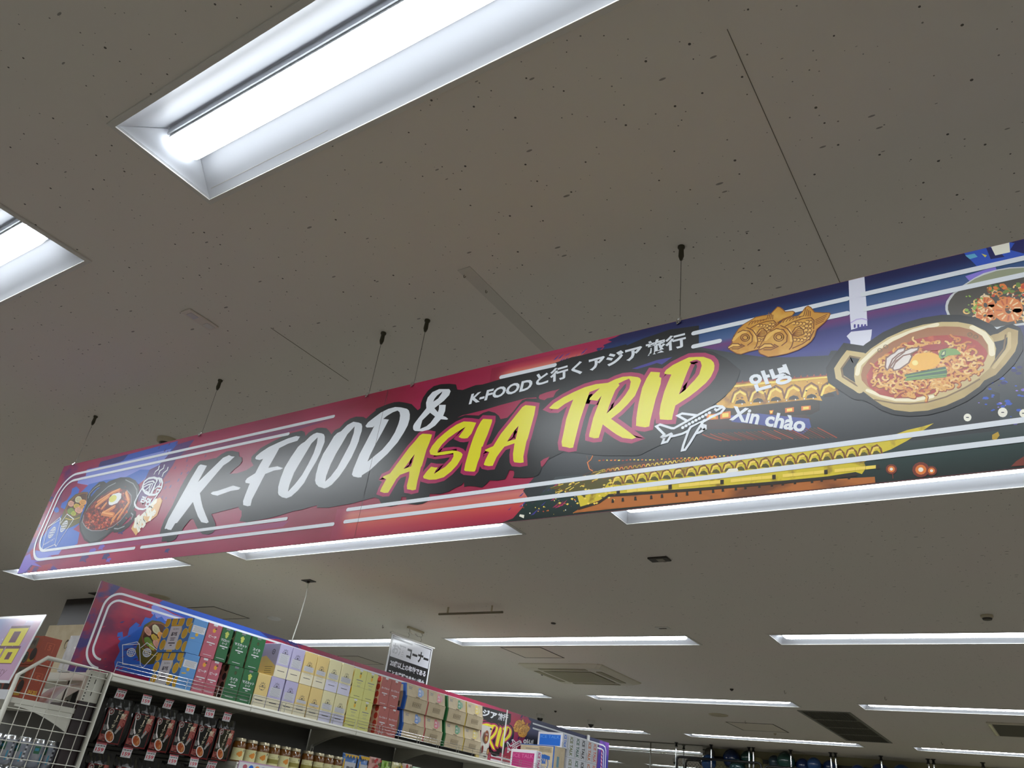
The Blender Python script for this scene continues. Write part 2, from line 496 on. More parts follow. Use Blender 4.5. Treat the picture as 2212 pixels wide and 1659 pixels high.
# ------------------------------------------------------------------ banner artwork, traced outlines in millimetres on the board
# outlines were read off photo crops; RECT is the plane homography that turns them into board millimetres
RECT = (17.9637881, 7.86339557, -10414.0636, -0.952634457, -9.04916519, 11251.5677, 0.00301513357, 0.00259852723)
def rectify(x, y):
    h = RECT; w = h[6] * x + h[7] * y + 1
    return ((h[0] * x + h[1] * y + h[2]) / w, (h[3] * x + h[4] * y + h[5]) / w)
def T(x0, y0, s):
    return lambda pts: [rectify(x0 + x / s, y0 + y / s) for x, y in pts]
R1=T(0,940,4.424)
Z1=T(340,940,6.9115);Z2=T(500,880,6.9115);Z3=T(670,820,6.9125);Z4=T(800,900,8.295);Z5=T(960,860,8.295);Z6=T(1160,780,7.5417);Z7=T(1340,740,7.5417);Z8=T(1000,690,4.2538)
ZA=T(60,1000,7.373);ZB=T(1780,660,5.1204);ZC=T(2000,510,7.2123);ZD=T(1560,640,8.5077);ZE=T(1400,760,4.424);ZF=T(1080,960,3.5677);ZG=T(1700,860,4.3203);ZH=T(230,990,8.73);PX=T(0,0,1)
ART={}
def poly(name,col,layer,*rings): ART.setdefault(name,[]).append(('p',col,layer,rings))
def stroke(name,col,layer,w,pts,closed=0): ART.setdefault(name,[]).append(('s',col,layer,w,closed,pts))
def dil(name,col,layer,w,*rings): ART.setdefault(name,[]).append(('d',col,layer,w,rings))
def quad(t,col,layer,f,pts,bold,group): ART.setdefault('text '+group,[]).append(('t',col,layer,t,f(pts),bold))
# ---- letters
L=[]
L.append([Z1([(650,440),(745,458),(610,705),(985,340),(1075,300),(1110,318),(1160,322),(1080,395),(990,455),(640,868),(655,960),(680,1070),(725,1190),(772,1300),(740,1318),(660,1300),(610,1215),(570,1110),(535,1000),(400,1180),(300,1310),(270,1320),(210,1418),(160,1412),(145,1398),(115,1405),(115,1385),(170,1250),(260,1090),(395,850),(500,660),(620,460)])])
L.append([Z1([(800,870),(835,845),(900,835),(1135,755),(1245,785),(1220,815),(1100,835),(900,905),(825,890)])])
L.append([Z2([(360,760),(375,730),(440,675),(560,595),(700,530),(850,465),(970,430),(1030,438),(990,500),(850,545),(720,610),(660,720),(555,905),(690,882),(775,908),(740,930),(640,945),(510,997),(470,1070),(310,1380),(290,1470),(245,1478),(180,1460),(178,1400),(210,1310),(278,1140),(215,1130),(212,1100),(240,1060),(360,985),(420,870),(478,770),(425,788),(370,778)])])
L.append([Z2([(700,1280),(703,1190),(735,1070),(800,900),(890,750),(1000,590),(1050,545),(1100,515),(1180,435),(1230,400),(1280,380),(1350,390),(1385,405),(1398,440),(1395,520),(1360,610),(1330,690),(1270,810),(1180,960),(1090,1130),(1000,1240),(900,1330),(825,1360),(760,1345),(710,1310)]),Z2([(848,1262),(870,1160),(940,980),(1020,840),(1110,690),(1200,540),(1292,450),(1280,540),(1230,690),(1150,850),(1060,1010),(960,1140)])])
L.append([Z3([(78,1510),(90,1420),(130,1270),(200,1110),(270,1000),(360,850),(410,800),(465,775),(560,680),(650,632),(730,645),(770,662),(782,700),(775,770),(745,860),(730,920),(690,1020),(620,1170),(530,1320),(440,1450),(330,1570),(270,1610),(215,1628),(130,1600),(90,1560)]),Z3([(230,1525),(245,1440),(310,1270),(390,1110),(480,960),(560,820),(670,700),(655,800),(600,960),(510,1130),(410,1320),(310,1450)])])
L.append([Z3([(830,695),(870,640),(960,570),(1060,495),(1170,440),(1275,412),(1360,418),(1450,440),(1478,465),(1493,520),(1490,590),(1460,690),(1400,800),(1310,940),(1160,1110),(1030,1230),(900,1355),(780,1430),(770,1460),(720,1465),(650,1450),(628,1420),(650,1340),(740,1120),(820,970),(965,690),(940,715),(850,718)]),Z3([(1095,590),(1150,545),(1240,490),(1310,465),(1340,490),(1348,540),(1340,600),(1320,670),(1270,790),(1190,920),(1080,1050),(980,1130),(860,1230),(900,1130),(980,970),(1080,790),(1180,600),(1140,595)])])
L.append([Z3([(1540,720),(1545,690),(1560,660),(1620,580),(1740,430),(1735,350),(1760,270),(1830,190),(1930,145),(2080,145),(2102,175),(2080,235),(2000,320),(1860,430),(1910,490),(1925,450),(1930,380),(2030,380),(2020,470),(1990,545),(2030,560),(2065,590),(2050,602),(1955,595),(1870,690),(1780,750),(1680,775),(1570,770),(1545,750)]),Z3([(1842,335),(1860,290),(1900,240),(1980,180),(1965,215),(1915,285)]),Z3([(1645,740),(1660,680),(1680,610),(1795,498),(1870,555),(1800,650),(1740,700)])])
for l in L: poly('title','white',8,*l)
Y={}
Y['A1']=[Z4([(940,310),(1060,315),(1110,325),(1100,370),(1060,480),(1010,600),(930,880),(910,910),(890,1000),(850,1150),(820,1310),(760,1325),(720,1312),(665,1305),(660,1240),(700,1080),(705,985),(540,1045),(470,1120),(430,1190),(325,1365),(250,1370),(180,1345),(200,1290),(290,1125),(225,1095),(235,1075),(360,1020),(500,830),(700,560),(800,450),(890,340)]),Z4([(600,940),(640,890),(720,780),(800,675),(775,780),(735,895)])]
Y['S']=[Z4([(1902,112),(1807,96),(1677,90),(1547,148),(1427,228),(1330,305),(1210,410),(1110,530),(1065,620),(1080,680),(1190,702),(1330,685),(1495,655),(1495,720),(1450,800),(1350,900),(1145,1030),(1180,960),(1215,915),(1170,915),(1095,900),(1020,980),(950,1075),(960,1108),(1060,1135),(1180,1130),(1320,1090),(1450,990),(1560,870),(1640,740),(1660,680),(1630,645),(1560,618),(1480,610),(1340,625),(1207,650),(1215,610),(1290,500),(1400,390),(1527,300),(1712,186),(1667,258),(1587,368),(1640,392),(1697,396),(1747,388),(1817,308)])]
Y['I1']=[Z5([(700,375),(860,385),(858,430),(780,650),(720,790),(690,870),(670,880),(660,960),(640,1060),(600,1160),(560,1300),(540,1322),(470,1318),(380,1310),(358,1295),(380,1180),(450,930),(520,720),(590,550),(660,420)])]
Y['A2']=[Z5([(1455,130),(1560,138),(1640,150),(1615,300),(1560,500),(1500,720),(1475,780),(1450,900),(1420,1050),(1425,1155),(1370,1165),(1260,1155),(1240,1120),(1235,1000),(1262,812),(1080,875),(1020,950),(940,1060),(870,1215),(800,1222),(720,1205),(710,1190),(740,1110),(810,970),(740,950),(730,930),(880,865),(1020,640),(1200,420),(1400,165)]),Z5([(1130,780),(1180,700),(1270,570),(1335,500),(1310,620),(1280,740)])]
Y['TR']=[Z6([(200,768),(280,690),(440,590),(600,510),(780,430),(960,380),(1160,358),(1280,300),(1400,260),(1520,250),(1640,265),(1680,280),(1700,322),(1670,410),(1600,570),(1480,710),(1360,830),(1210,945),(1400,1080),(1520,1170),(1620,1250),(1550,1275),(1400,1255),(1300,1200),(1200,1130),(1075,1035),(1020,1220),(1010,1255),(940,1262),(855,1240),(855,1200),(880,1095),(920,930),(980,770),(1055,570),(990,650),(855,635),(870,600),(1030,445),(860,510),(830,600),(780,740),(700,980),(650,1180),(600,1380),(595,1412),(540,1420),(480,1405),(415,1395),(405,1320),(440,1160),(480,950),(530,800),(595,630),(460,700),(345,785),(240,785)]),Z6([(1140,858),(1170,760),(1220,620),(1280,480),(1350,395),(1330,370),(1420,325),(1505,290),(1532,340),(1510,450),(1440,560),(1340,680),(1240,770)])]
Y['I2']=[Z7([(500,480),(540,482),(650,490),(640,565),(672,580),(660,680),(620,800),(580,920),(540,1080),(490,1280),(475,1370),(410,1385),(330,1375),(260,1360),(265,1230),(300,1000),(360,740),(430,590)])]
Y['P']=[Z7([(718,500),(750,450),(860,370),(1000,300),(1120,245),(1240,238),(1360,238),(1480,280),(1525,330),(1538,380),(1530,450),(1480,560),(1400,660),(1250,790),(1120,890),(900,1030),(860,1180),(845,1262),(780,1265),(650,1255),(640,1160),(660,1020),(720,800),(780,650),(835,525),(735,520)]),Z7([(960,850),(990,760),(1040,620),(1090,490),(1155,340),(1130,322),(1190,295),(1250,282),(1310,310),(1330,380),(1290,520),(1220,610),(1130,700),(1060,780)])]
for k,l in Y.items():
    n='title2' if k in('TR','I2','P') else 'title'
    poly(n,'yellow',8,*l); dil(n,'pinkline',7,11.5,*l)
sil=Z1([(65,1590),(80,1495),(35,1490),(60,1390),(110,1260),(230,1050),(350,780),(450,600),(560,450),(640,385),(760,370),(865,345),(880,345),(960,285),(1040,245),(1120,235),(1220,255),(1225,320),(1265,335),(1270,390),(1230,450),(1150,510),(1085,580),(1200,570),(1330,525),(1440,455),(1405,390),(1410,330),(1470,250)])+Z2([(330,720),(440,610),(600,520),(760,440),(900,385),(1050,350),(1095,370),(1108,430),(1160,375),(1280,310),(1350,305),(1420,312),(1460,350),(1495,405),(1550,340),(1620,310),(1700,230)])+Z3([(440,730),(520,640),(600,585),(690,555),(800,560),(840,585),(900,530),(980,465),(985,440),(1060,410),(1160,370),(1260,340),(1330,333),(1440,350),(1520,370),(1560,410),(1610,460),(1650,430),(1655,360),(1690,270),(1760,170),(1850,100),(1960,70),(2080,65),(2180,75),(2200,150)])+Z8([(0,650),(120,605),(180,600),(250,580),(400,535),(500,500),(520,488),(620,460),(700,445),(850,400),(1000,350),(1100,330),(1300,275),(1390,260),(1500,230),(1510,240),(1640,185),(1650,180),(1800,130),(1900,95),(2170,58),(2168,250),(2130,275)])+PX([(1540,760),(1570,775),(1600,800),(1590,830),(1578,845),(1560,862),(1540,876),(1500,900),(1480,930),(1430,960),(1380,985),(1300,985),(1220,975),(1190,990)])+Z5([(1825,1100),(1760,1200),(1720,1330),(1690,1380),(1600,1420),(1450,1435),(1230,1430),(1250,1390),(1255,1340),(1245,1300),(1170,1290),(1150,1340),(1095,1455),(960,1480),(815,1475),(770,1530),(680,1605),(560,1585),(430,1575),(360,1595),(355,1505),(310,1565),(220,1600)])+Z4([(1400,1350),(1250,1390),(1070,1385),(1060,1440),(1030,1520),(950,1560),(850,1580),(630,1565),(650,1500),(648,1440),(565,1440),(550,1500),(495,1590),(380,1615),(270,1610),(200,1570),(170,1500),(165,1480),(90,1450),(0,1470)])+Z2([(1797,1440),(1640,1465),(1450,1500),(1275,1498),(1285,1465),(1200,1485),(1050,1530),(930,1550),(740,1610),(560,1659)])+Z1([(1340,1300),(1230,1285),(1260,1210),(1262,1130),(1240,1120),(1215,1075),(1000,1130),(810,1180),(830,1220),(875,1330),(865,1410),(830,1460),(770,1485),(680,1480),(630,1440),(580,1350),(540,1255),(500,1255),(390,1390),(370,1440),(310,1490),(280,1550),(210,1590),(150,1600),(140,1585)])
poly('brush','black',5,sil)
poly('brush','crimson',6,Z5([(240,352),(330,310),(500,270),(700,220),(1000,130),(1300,50),(1460,5),(1650,-10),(1660,10),(1480,12),(1400,40),(1330,120),(1240,240),(1130,355),(1010,380),(980,320),(910,265),(800,235),(700,265),(620,315),(500,310),(380,305)]))
poly('brush','crimson',6,Z6([(30,600),(45,555),(150,515),(260,485),(300,480),(375,455),(310,510),(270,590),(170,610),(125,640),(50,625)]))
poly('brush','crimson',6,Z6([(60,1640),(110,1600),(205,1560),(170,1620),(120,1700),(70,1720)]))
poly('brush','indigo',6,Z7([(195,430),(330,380),(480,330),(600,290),(850,240),(740,320),(680,360),(600,335),(500,370),(400,400),(280,435)]))
# stripes are generated in the scene; airplane
AP=Z7
st=lambda pts,c=0,w=6: stroke('plane','white',8,w,AP(pts),c)
st([(1700,1080),(1660,1045),(1560,1040),(1480,1070),(1260,1190),(1090,1285),(880,1400),(840,1400),(650,1340),(590,1370),(720,1500),(680,1540),(700,1550),(830,1490),(840,1500),(770,1620),(690,1640),(720,1560)])
st([(820,1535),(900,1520),(1010,1490),(1115,1440),(1150,1380),(1370,1270),(1330,1310)])
st([(1330,1310),(1500,1210),(1640,1150),(1700,1080)])
st([(1250,1190),(1010,1160),(940,1195),(1090,1280)])
st([(1115,1440),(1030,1680),(1010,1760),(1060,1750),(1130,1650),(1270,1420),(1370,1270)])
st([(1250,1480),(1290,1470),(1390,1410),(1390,1360),(1350,1350),(1340,1380),(1370,1420)])
st([(1550,1090),(1570,1110),(1660,1060)])
for x,y in [(1020,1390),(1073,1360),(1127,1330),(1182,1300),(1236,1270),(1290,1240),(1345,1210),(1400,1180),(1455,1150)]: stroke('plane','white',8,8,AP([(x,y),(x+2,y)]))
# ---- left splash
R=R1
poly('splash','blue',1,R([(970,255),(1700,55),(1690,130),(1610,220),(1500,250),(1100,290),(1180,210)]))
poly('splash','darkblue',1,R([(960,255),(1230,180),(1180,240),(1080,290),(930,330)]))
poly('splash','lav',1,R([(830,330),(1100,270),(1640,130),(1600,200),(1500,330),(1350,450),(1250,520),(1000,450),(850,480),(740,460),(750,410),(820,390)]))
poly('splash','blue2',2,R([(850,470),(1000,430),(1200,400),(1340,330),(1440,330),(1380,420),(1250,540),(900,700),(700,680),(640,720),(580,690),(590,650),(640,620),(680,560),(690,510),(730,490),(760,520),(740,580)]))
poly('splash','blue2',2,R([(440,920),(560,800),(640,700),(700,620),(830,600),(820,800),(700,900),(760,930),(740,1040),(620,1090),(420,1130),(380,1090),(400,980)]))
poly('splash','blue2',2,R([(520,700),(545,685),(565,705),(560,735),(535,742),(518,725)]))
poly('splash','purple',2,R([(1690,90),(1860,40),(1800,120),(1700,220),(1560,320),(1480,330),(1590,210)]))
poly('splash','purple',2,R([(1430,330),(1700,200),(1650,290),(1560,420),(1450,560),(1320,640),(1320,560)]))
random.seed(5)
for i in range(70):
    x=random.gauss(1650,120);y=random.gauss(330,170); l=random.uniform(8,36)
    if y<40+ (2212-x)*.0: continue
    poly('splash',random.choice(['purple','darkblue','purple']),3,R([(x,y),(x+l*.5,y-l*.9),(x+l*.75,y-l*1.0),(x+l*.45,y-l*.2)]))
for (x,y,l) in [(790,1190,70),(870,1120,60),(960,1080,50),(1000,1170,60),(1030,1200,40),(1590,1110,40),(1150,930,50),(200,1210,60),(260,1270,60),(330,1290,50),(190,1000,70),(470,620,50),(230,1120,50),(420,700,40),(340,890,60)]:
    poly('splash',random.choice(['purple','darkblue','violet']),3,R([(x-l*.5,y+l*.3),(x-l*.1,y-l*.5),(x+l*.6,y-l*.7),(x+l*.9,y-l*.4),(x+l*.4,y),(x+l*.5,y+l*.4),(x,y+l*.2)]))
poly('splash','violet',3,R([(135,1320),(200,1180),(290,1130),(300,1190),(360,1200),(420,1180),(480,1150),(510,1170),(420,1200),(330,1215),(400,1260),(300,1240),(250,1300),(200,1325)]))
poly('splash','lav',4,R([(340,1100),(400,1110),(520,1100),(600,1080),(560,1140),(480,1150),(400,1190),(330,1180)]))
# ---- tteokbokki pot
n='stew'
poly(n,'potdark',4,ZA([(820,950),(850,880),(960,600),(1100,430),(1300,290),(1480,230),(1620,230),(1720,280),(1780,380),(1770,520),(1720,700),(1640,850),(1500,1000),(1330,1110),(1150,1260),(1000,1290),(900,1230),(830,1080)]))
poly(n,'potgrey',5,ZA([(840,960),(870,900),(900,1000),(1000,1080),(1180,1090),(1330,1060),(1250,1150),(1100,1240),(1000,1260),(920,1200),(860,1090)]))
stroke(n,'potdark',5,26,ZA([(975,600),(975,520),(1040,430),(1130,350),(1190,340),(1230,370)]))
stroke(n,'potlight',6,4,ZA([(965,560),(985,490),(1070,400),(1150,350)]))
stroke(n,'potdark',5,26,ZA([(1400,1060),(1500,1050),(1610,980),(1690,880),(1690,820),(1640,790)]))
stroke(n,'potlight',6,5,ZA([(1380,1045),(1440,1050),(1540,1010)]));stroke(n,'potlight',6,5,ZA([(1650,800),(1680,830),(1650,900)]))
stroke(n,'potlight',6,4,ZA([(870,950),(890,840),(970,690),(1100,540),(1280,380),(1400,320)]))
stroke(n,'potlight',6,4,ZA([(1560,270),(1680,330),(1740,430),(1740,560),(1690,700)]))
poly(n,'stewred',6,ZA([(880,950),(900,800),(1000,680),(1120,560),(1300,450),(1460,410),(1580,430),(1650,520),(1650,640),(1590,780),(1480,920),(1350,1020),(1180,1080),(1020,1080),(920,1030)]))
stroke(n,'potlight',7,3,ZA([(880,950),(900,990),(940,1040),(1020,1080),(1180,1080),(1350,1020),(1480,920),(1590,780),(1650,640),(1650,520),(1580,430)]))
for i in range(150):
    x=random.gauss(1120,130);y=random.gauss(900,110)
    if not(900<x<1450 and 720<y<1060) : continue
    r=random.uniform(8,22);a=random.uniform(0,6.28)
    poly(n,random.choice(['stewred2','stewor','stewdk','stewred2','stewpk']),7,ZA([(x+r*math.cos(a+t)*random.uniform(.6,1.4),y+r*math.sin(a+t)*random.uniform(.6,1.2)) for t in (0,1,2,3,4,5)]))
for i in range(40):
    x=random.gauss(1540,50);y=random.gauss(640,110); r=random.uniform(8,20);a=random.uniform(0,6.28)
    if not(1450<x<1630): continue
    poly(n,random.choice(['stewred2','stewor','stewdk','stewpk']),7,ZA([(x+r*math.cos(a+t)*random.uniform(.6,1.4),y+r*math.sin(a+t)*random.uniform(.6,1.2)) for t in (0,1,2,3,4,5)]))
for pts,w in [(((1090,690),(1290,540)),24),(((1120,620),(1340,480)),22),(((1190,810),(1380,700)),28),(((1440,890),(1610,640)),24),(((1350,900),(1500,740)),18),(((1570,470),(1610,600)),24),(((1460,430),(1340,480)),26),(((1200,800),(1360,830)),34),(((1190,720),(1250,650)),22),(((1330,970),(1400,860)),16)]:
    stroke(n,'ricecake',8,w*.62,ZA(pts)); 
    stroke(n,'ricelight',9,w*.16,ZA([(p[0]-6,p[1]-8) for p in pts]))
poly(n,'eggwhite',10,ZA([(1290,640),(1300,560),(1360,500),(1450,475),(1495,490),(1490,560),(1430,640),(1340,675),(1300,670)]))
poly(n,'yolk',11,ZA([(1358+62*math.cos(t),570+55*math.sin(t)-20*math.cos(t)) for t in [i*.4 for i in range(16)]]))
# ---- basket
n='basket'
poly(n,'olive',4,ZA([(505,940),(560,800),(600,720),(650,600),(760,500),(880,462),(965,465),(935,620),(880,740),(840,880),(820,960),(700,1020),(600,1060),(540,1040)]))
poly(n,'wood',5,ZA([(600,740),(640,640),(760,520),(880,475),(955,470),(935,620),(890,700),(850,800),(760,850),(640,850),(605,800)]))
poly(n,'wooddk',6,ZA([(620,740),(660,650),(770,535),(880,490),(940,490),(925,620),(870,720),(830,790),(740,835),(650,830)]))
for x,y,r,c in [(690,650,52,'dimpink'),(810,585,60,'dimwhite'),(880,630,55,'dimorange'),(780,690,48,'dimyellow'),(690,770,58,'dimgreen'),(730,805,42,'dimlime'),(815,750,62,'dimpink'),(860,700,40,'dimorange')]:
    poly(n,c,7,ZA([(x+r*math.cos(t)*random.uniform(.85,1.1),y+r*.9*math.sin(t)*random.uniform(.85,1.1)) for t in [i*.45 for i in range(14)]]))
    for j in range(5): stroke(n,'dimline',8,1.2,ZA([(x+r*.2*(j-2),y-r*.5),(x+r*.25*(j-2),y),(x+r*.15*(j-2),y+r*.5)]))
stroke(n,'dimyellow',8,3,ZA([(600,880),(680,905),(760,895),(830,870)]))
# ---- passports
n='passport'
s=lambda pts,c=0,w=3.6: stroke(n,'white',10,w,ZA(pts),c)
s([(230,1390),(325,1025),(530,895),(435,1300),(230,1390)],0);s([(325,1025),(512,870),(530,895)]);
s([(525,960),(630,815),(735,895),(455,1330),(435,1300)])
for c in ZA([(390,1110),(580,1010)]):
    arc=lambda rx,ry,a0=0,a1=6.2832,k=18,c=c:[(c[0]+rx*math.cos(a0+(a1-a0)*i/k),c[1]+ry*math.sin(a0+(a1-a0)*i/k)) for i in range(k+1)]
    stroke(n,'white',10,4,arc(21,24)[:-1],1); stroke(n,'white',10,3,arc(9,24)[:-1],1)
    for d in (-11,0,11): stroke(n,'white',10,3,[(c[0]-math.sqrt(576-d*d)*.86,c[1]+d),(c[0]+math.sqrt(576-d*d)*.86,c[1]+d)])
    stroke(n,'white',10,3,[(c[0],c[1]-24),(c[0],c[1]+24)])
# ---- cup icon
n='cup'
s=lambda pts,c=0,w=6: stroke(n,'white',10,w,ZH(pts),c)
s([(680,560),(600,700),(540,820),(535,860),(560,920),(610,955),(700,965),(770,935),(830,870),(900,780),(965,690)],0,8)
s([(690,520),(720,440),(800,380),(900,365),(950,385),(960,430),(930,480),(890,560),(840,670)],0,9);s([(690,520),(690,580),(740,650),(820,690),(920,690),(990,650),(1040,570),(1060,470),(1040,400),(990,380),(950,385)],0,9)
for a in ([(700,510),(790,450),(880,430),(910,460)],[(700,550),(790,500),(860,480)],[(740,600),(790,560),(830,510),(800,640)],[(800,670),(850,560),(880,480)],[(860,680),(900,580),(930,490)],[(1000,400),(1020,460),(1000,520),(960,540),(920,580)],[(1030,540),(960,540)],[(940,650),(960,590),(1010,600)],[(760,620),(790,660)]): s(a,0,6)
for a in ([(1000,150),(985,210),(930,250),(905,300)],[(1095,130),(1080,190),(1010,240),(990,300)],[(1165,175),(1150,225),(1080,280),(1055,345)]): s(a,0,6)
poly(n,'goldglow',4,ZH([(470,1330),(560,1140),(760,1000),(960,760),(1020,740),(1060,800),(960,1080),(830,1180),(700,1250),(560,1460)]))
# ---- taiyaki
n='taiyaki'
f1=[(140,980),(150,900),(190,850),(230,720),(300,610),(400,520),(520,450),(620,390),(760,360),(880,345),(960,260),(1020,200),(1060,205),(1110,240),(1160,290),(1300,280),(1335,300),(1290,360),(1130,420),(1050,470),(1000,560),(760,800),(690,930),(670,980),(500,1020),(350,1070),(280,1060),(220,1030)]
f2=[(675,1020),(680,950),(720,880),(760,790),(830,690),(920,610),(1000,550),(1080,490),(1140,430),(1250,390),(1400,365),(1480,290),(1530,215),(1580,185),(1630,210),(1700,300),(1850,310),(1970,310),(1990,330),(1960,400),(1870,500),(1740,610),(1725,650),(1700,740),(1640,830),(1540,910),(1400,990),(1200,1060),(1000,1100),(850,1120),(780,1090),(700,1060)]
def fish(f,dx,dy,sc,lay):
    poly(n,'taigold',lay,ZD(f)); stroke(n,'taiedge',lay+1,2.2,ZD(f),1)
    M=lambda p:(1045+dx+(p[0]-1045)*sc,755+dy+(p[1]-755)*sc)
    b=lambda pts,w=2.6,c='taibrown': stroke(n,c,lay+2,w,ZD([M(p) for p in pts]))
    hl=lambda pts,w: stroke(n,'tailight',lay+1,w,ZD([M(p) for p in pts]))
    hl([(800,800),(880,720),(960,650),(1060,620)],9);hl([(1230,620),(1270,720),(1275,820)],7);hl([(720,950),(800,900),(900,905)],7)
    b([(1080,545),(1200,600),(1290,720),(1310,830),(1280,930),(1240,980)]);b([(900,650),(1000,600),(1130,620),(1200,720),(1190,840),(1100,910)])
    for r in (92,55): b([(1045+r*math.cos(t),755+r*.85*math.sin(t)) for t in [i*.5 for i in range(14)]],2.4)
    b([(690,950),(780,880),(900,880),(975,930),(900,950),(790,950),(690,990)]);b([(770,990),(900,990),(1030,930),(960,890)]);b([(820,700),(760,830)],2)
    b([(1160,560),(1300,480),(1480,420),(1640,400),(1690,450),(1685,600)]);b([(1300,960),(1480,880),(1620,780),(1690,640)])
    b([(1290,670),(1350,580),(1420,560),(1490,620),(1510,700),(1400,740),(1300,730)])
    for j in range(5): b([(1300,700+j*6),(1400,600+j*34),(1470,610+j*28)],1.8)
    for gx in range(6):
        for gy in range(5):
            x=1330+gx*62-gy*10;y=500+gy*75+gx*4-(40 if gx>3 else 0)
            if 1300<x<1660 and (x>1500 or y<570 or y>760) and y<860: b([(x-28,y-22),(x+10,y-28),(x+28,y),(x+10,y+30),(x-24,y+28)],1.9); hl([(x-8,y),(x+4,y)],9)
    for j in range(6): b([(1120+j*60,490-j*18),(1150+j*60,440-j*12),(1200+j*58,410-j*8)],2)
    for j in range(4): b([(1500+j*40,370),(1540+j*28,230+j*18)],1.9)
    for j in range(4): b([(1720,440+j*30),(1930-j*20,340+j*40)],1.9)
fish(f1,-620,10,.88,9); fish(f2,0,0,1,12)
# ---- ramen pot
n='ramen'
rim=[(335,790),(340,690),(400,590),(520,480),(700,360),(900,270),(1100,215),(1300,185),(1480,185),(1640,215),(1780,280),(1870,370),(1905,480),(1890,600),(1830,700),(1720,800),(1560,900),(1350,1000),(1150,1060),(950,1080),(780,1075),(600,1030),(430,950),(350,870)]
body=[(430,950),(560,1050),(650,1110),(780,1160),(950,1180),(1150,1165),(1350,1110),(1550,1020),(1720,900),(1800,800),(1830,700)]
dil(n,'black',10,17,ZB(rim)); dil(n,'black',10,10,ZB(body))
lh=[(430,560),(270,535),(220,600),(155,700),(170,790),(260,850),(360,910),(400,940)]; rh=[(1880,365),(1950,350),(2040,295),(2090,310),(2085,420),(2060,500),(1960,630),(1860,740),(1740,800)]
stroke(n,'black',10,48,ZB(lh));poly(n,'black',9,ZB([(1800,420),(1830,320),(1960,240),(2080,205),(2170,250),(2205,340),(2200,500),(2110,650),(1960,800),(1840,870),(1720,900),(1700,800)])); stroke(n,'black',10,30,ZB([(260,700),(330,700)]))
stroke(n,'goldlt',11,15,ZB(lh));stroke(n,'golddk',12,4,ZB([(420,590),(290,565),(195,700),(210,790),(370,890)]))
stroke(n,'goldmid',11,17,ZB(rh));stroke(n,'goldlt',12,6,ZB([(2050,310),(2050,470),(1880,690)]));stroke(n,'golddk',12,3,ZB([(2010,330),(1990,480),(1840,680)]))
poly(n,'goldmid',11,ZB(body)); poly(n,'goldlt',12,ZB(rim)); 
stroke(n,'golddk',13,3,ZB([(560,1045),(780,1085),(950,1092),(1150,1072),(1350,1015),(1560,915),(1720,820)]))
stroke(n,'goldhi',13,9,ZB([(370,760),(390,660),(560,500),(760,375),(1000,280),(1250,215)]));stroke(n,'goldhi',13,10,ZB([(1640,245),(1770,320),(1850,430),(1860,540)]));stroke(n,'goldhi',13,7,ZB([(480,940),(640,1005),(800,1045),(1000,1050),(1200,1010)]))
poly(n,'copper',13,ZB([(410,770),(430,690),(500,600),(600,510),(750,410),(950,310),(1150,250),(1330,235),(1500,240),(1640,275),(1750,340),(1810,440),(1815,540),(1780,620),(1700,710),(1580,790),(1400,900),(1200,980),(1000,1025),(800,1030),(620,990),(480,900),(420,830)]))
soup=[(480,850),(470,780),(530,670),(640,570),(800,470),(1000,380),(1200,340),(1400,330),(1580,350),(1700,400),(1790,490),(1810,540),(1780,620),(1700,710),(1580,790),(1400,900),(1200,980),(1000,1025),(800,1030),(620,990),(500,900)]
poly(n,'soup',14,ZB(soup))
def inside(x,y,k): 
    dx=(x-1130)/ (640*k); dy=(y+ (x-1130)*.16-690)/(310*k)
    return dx*dx+dy*dy<1
for i in range(300):
    for _ in range(30):
        x=random.uniform(520,1760);y=random.uniform(350,1010)
        if inside(x,y,.93) and not (x<640 and y<640) and not(x>1620 and y<480): break
    a=random.uniform(0,6.28);pts=[(x,y)];k=random.choice((1,-1))*random.uniform(.25,.75)
    for j in range(random.randint(4,8)):
        x+=20*math.cos(a);y+=14*math.sin(a);a+=k+(0.5*random.random()-.25)
        if random.random()<.15:k=-k
        pts.append((x,y))
    stroke(n,'noodledk',15,5.6,ZB([(p[0]+3,p[1]+5) for p in pts]));stroke(n,random.choice(['noodle','noodle','noodlelt','noodleor']),16,3.7,ZB(pts))
poly(n,'chili',17,ZB([(1060,470),(1150,440),(1250,430),(1400,445),(1370,475),(1270,500),(1150,510)]));
poly(n,'yolk2',18,ZB([(1110+182*math.cos(t),625+98*math.sin(t)-22*math.cos(t)) for t in [i*.3 for i in range(21)]]))
poly(n,'yolkhi',19,ZB([(1010+36*math.cos(t),640+30*math.sin(t)) for t in [i*.6 for i in range(10)]]))
for m in ([(680,690),(690,590),(740,550),(780,530),(820,490),(900,470),(890,520),(800,590),(740,680),(700,720)],[(720,690),(760,600),(830,540),(960,480),(1050,470),(1040,500),(960,540),(880,560),(790,640),(760,700)],[(760,700),(800,620),(880,560),(960,540),(975,570),(940,640),(840,710),(775,725)]):
    poly(n,'mushwhite',19,ZB(m)); stroke(n,'mushbrown',20,3,ZB(m),1)
poly(n,'greendk',19,ZB([(890,770),(1345,680),(1365,740),(1350,800),(900,840),(915,800)]))
for a in ([(905,790),(1350,715)],[(915,815),(1355,765)],[(905,830),(1350,790)]): stroke(n,'greenlt',20,3,ZB(a))
poly(n,'greenlt',19,ZB([(1270,540),(1290,500),(1360,478),(1460,485),(1510,530),(1520,545),(1450,555),(1380,560),(1300,600),(1275,580)]));poly(n,'greendk',20,ZB([(1290,560),(1310,510),(1350,500),(1345,560),(1310,585)])); poly(n,'greenpale',21,ZB([(1300,555),(1318,520),(1340,512),(1335,550)]))
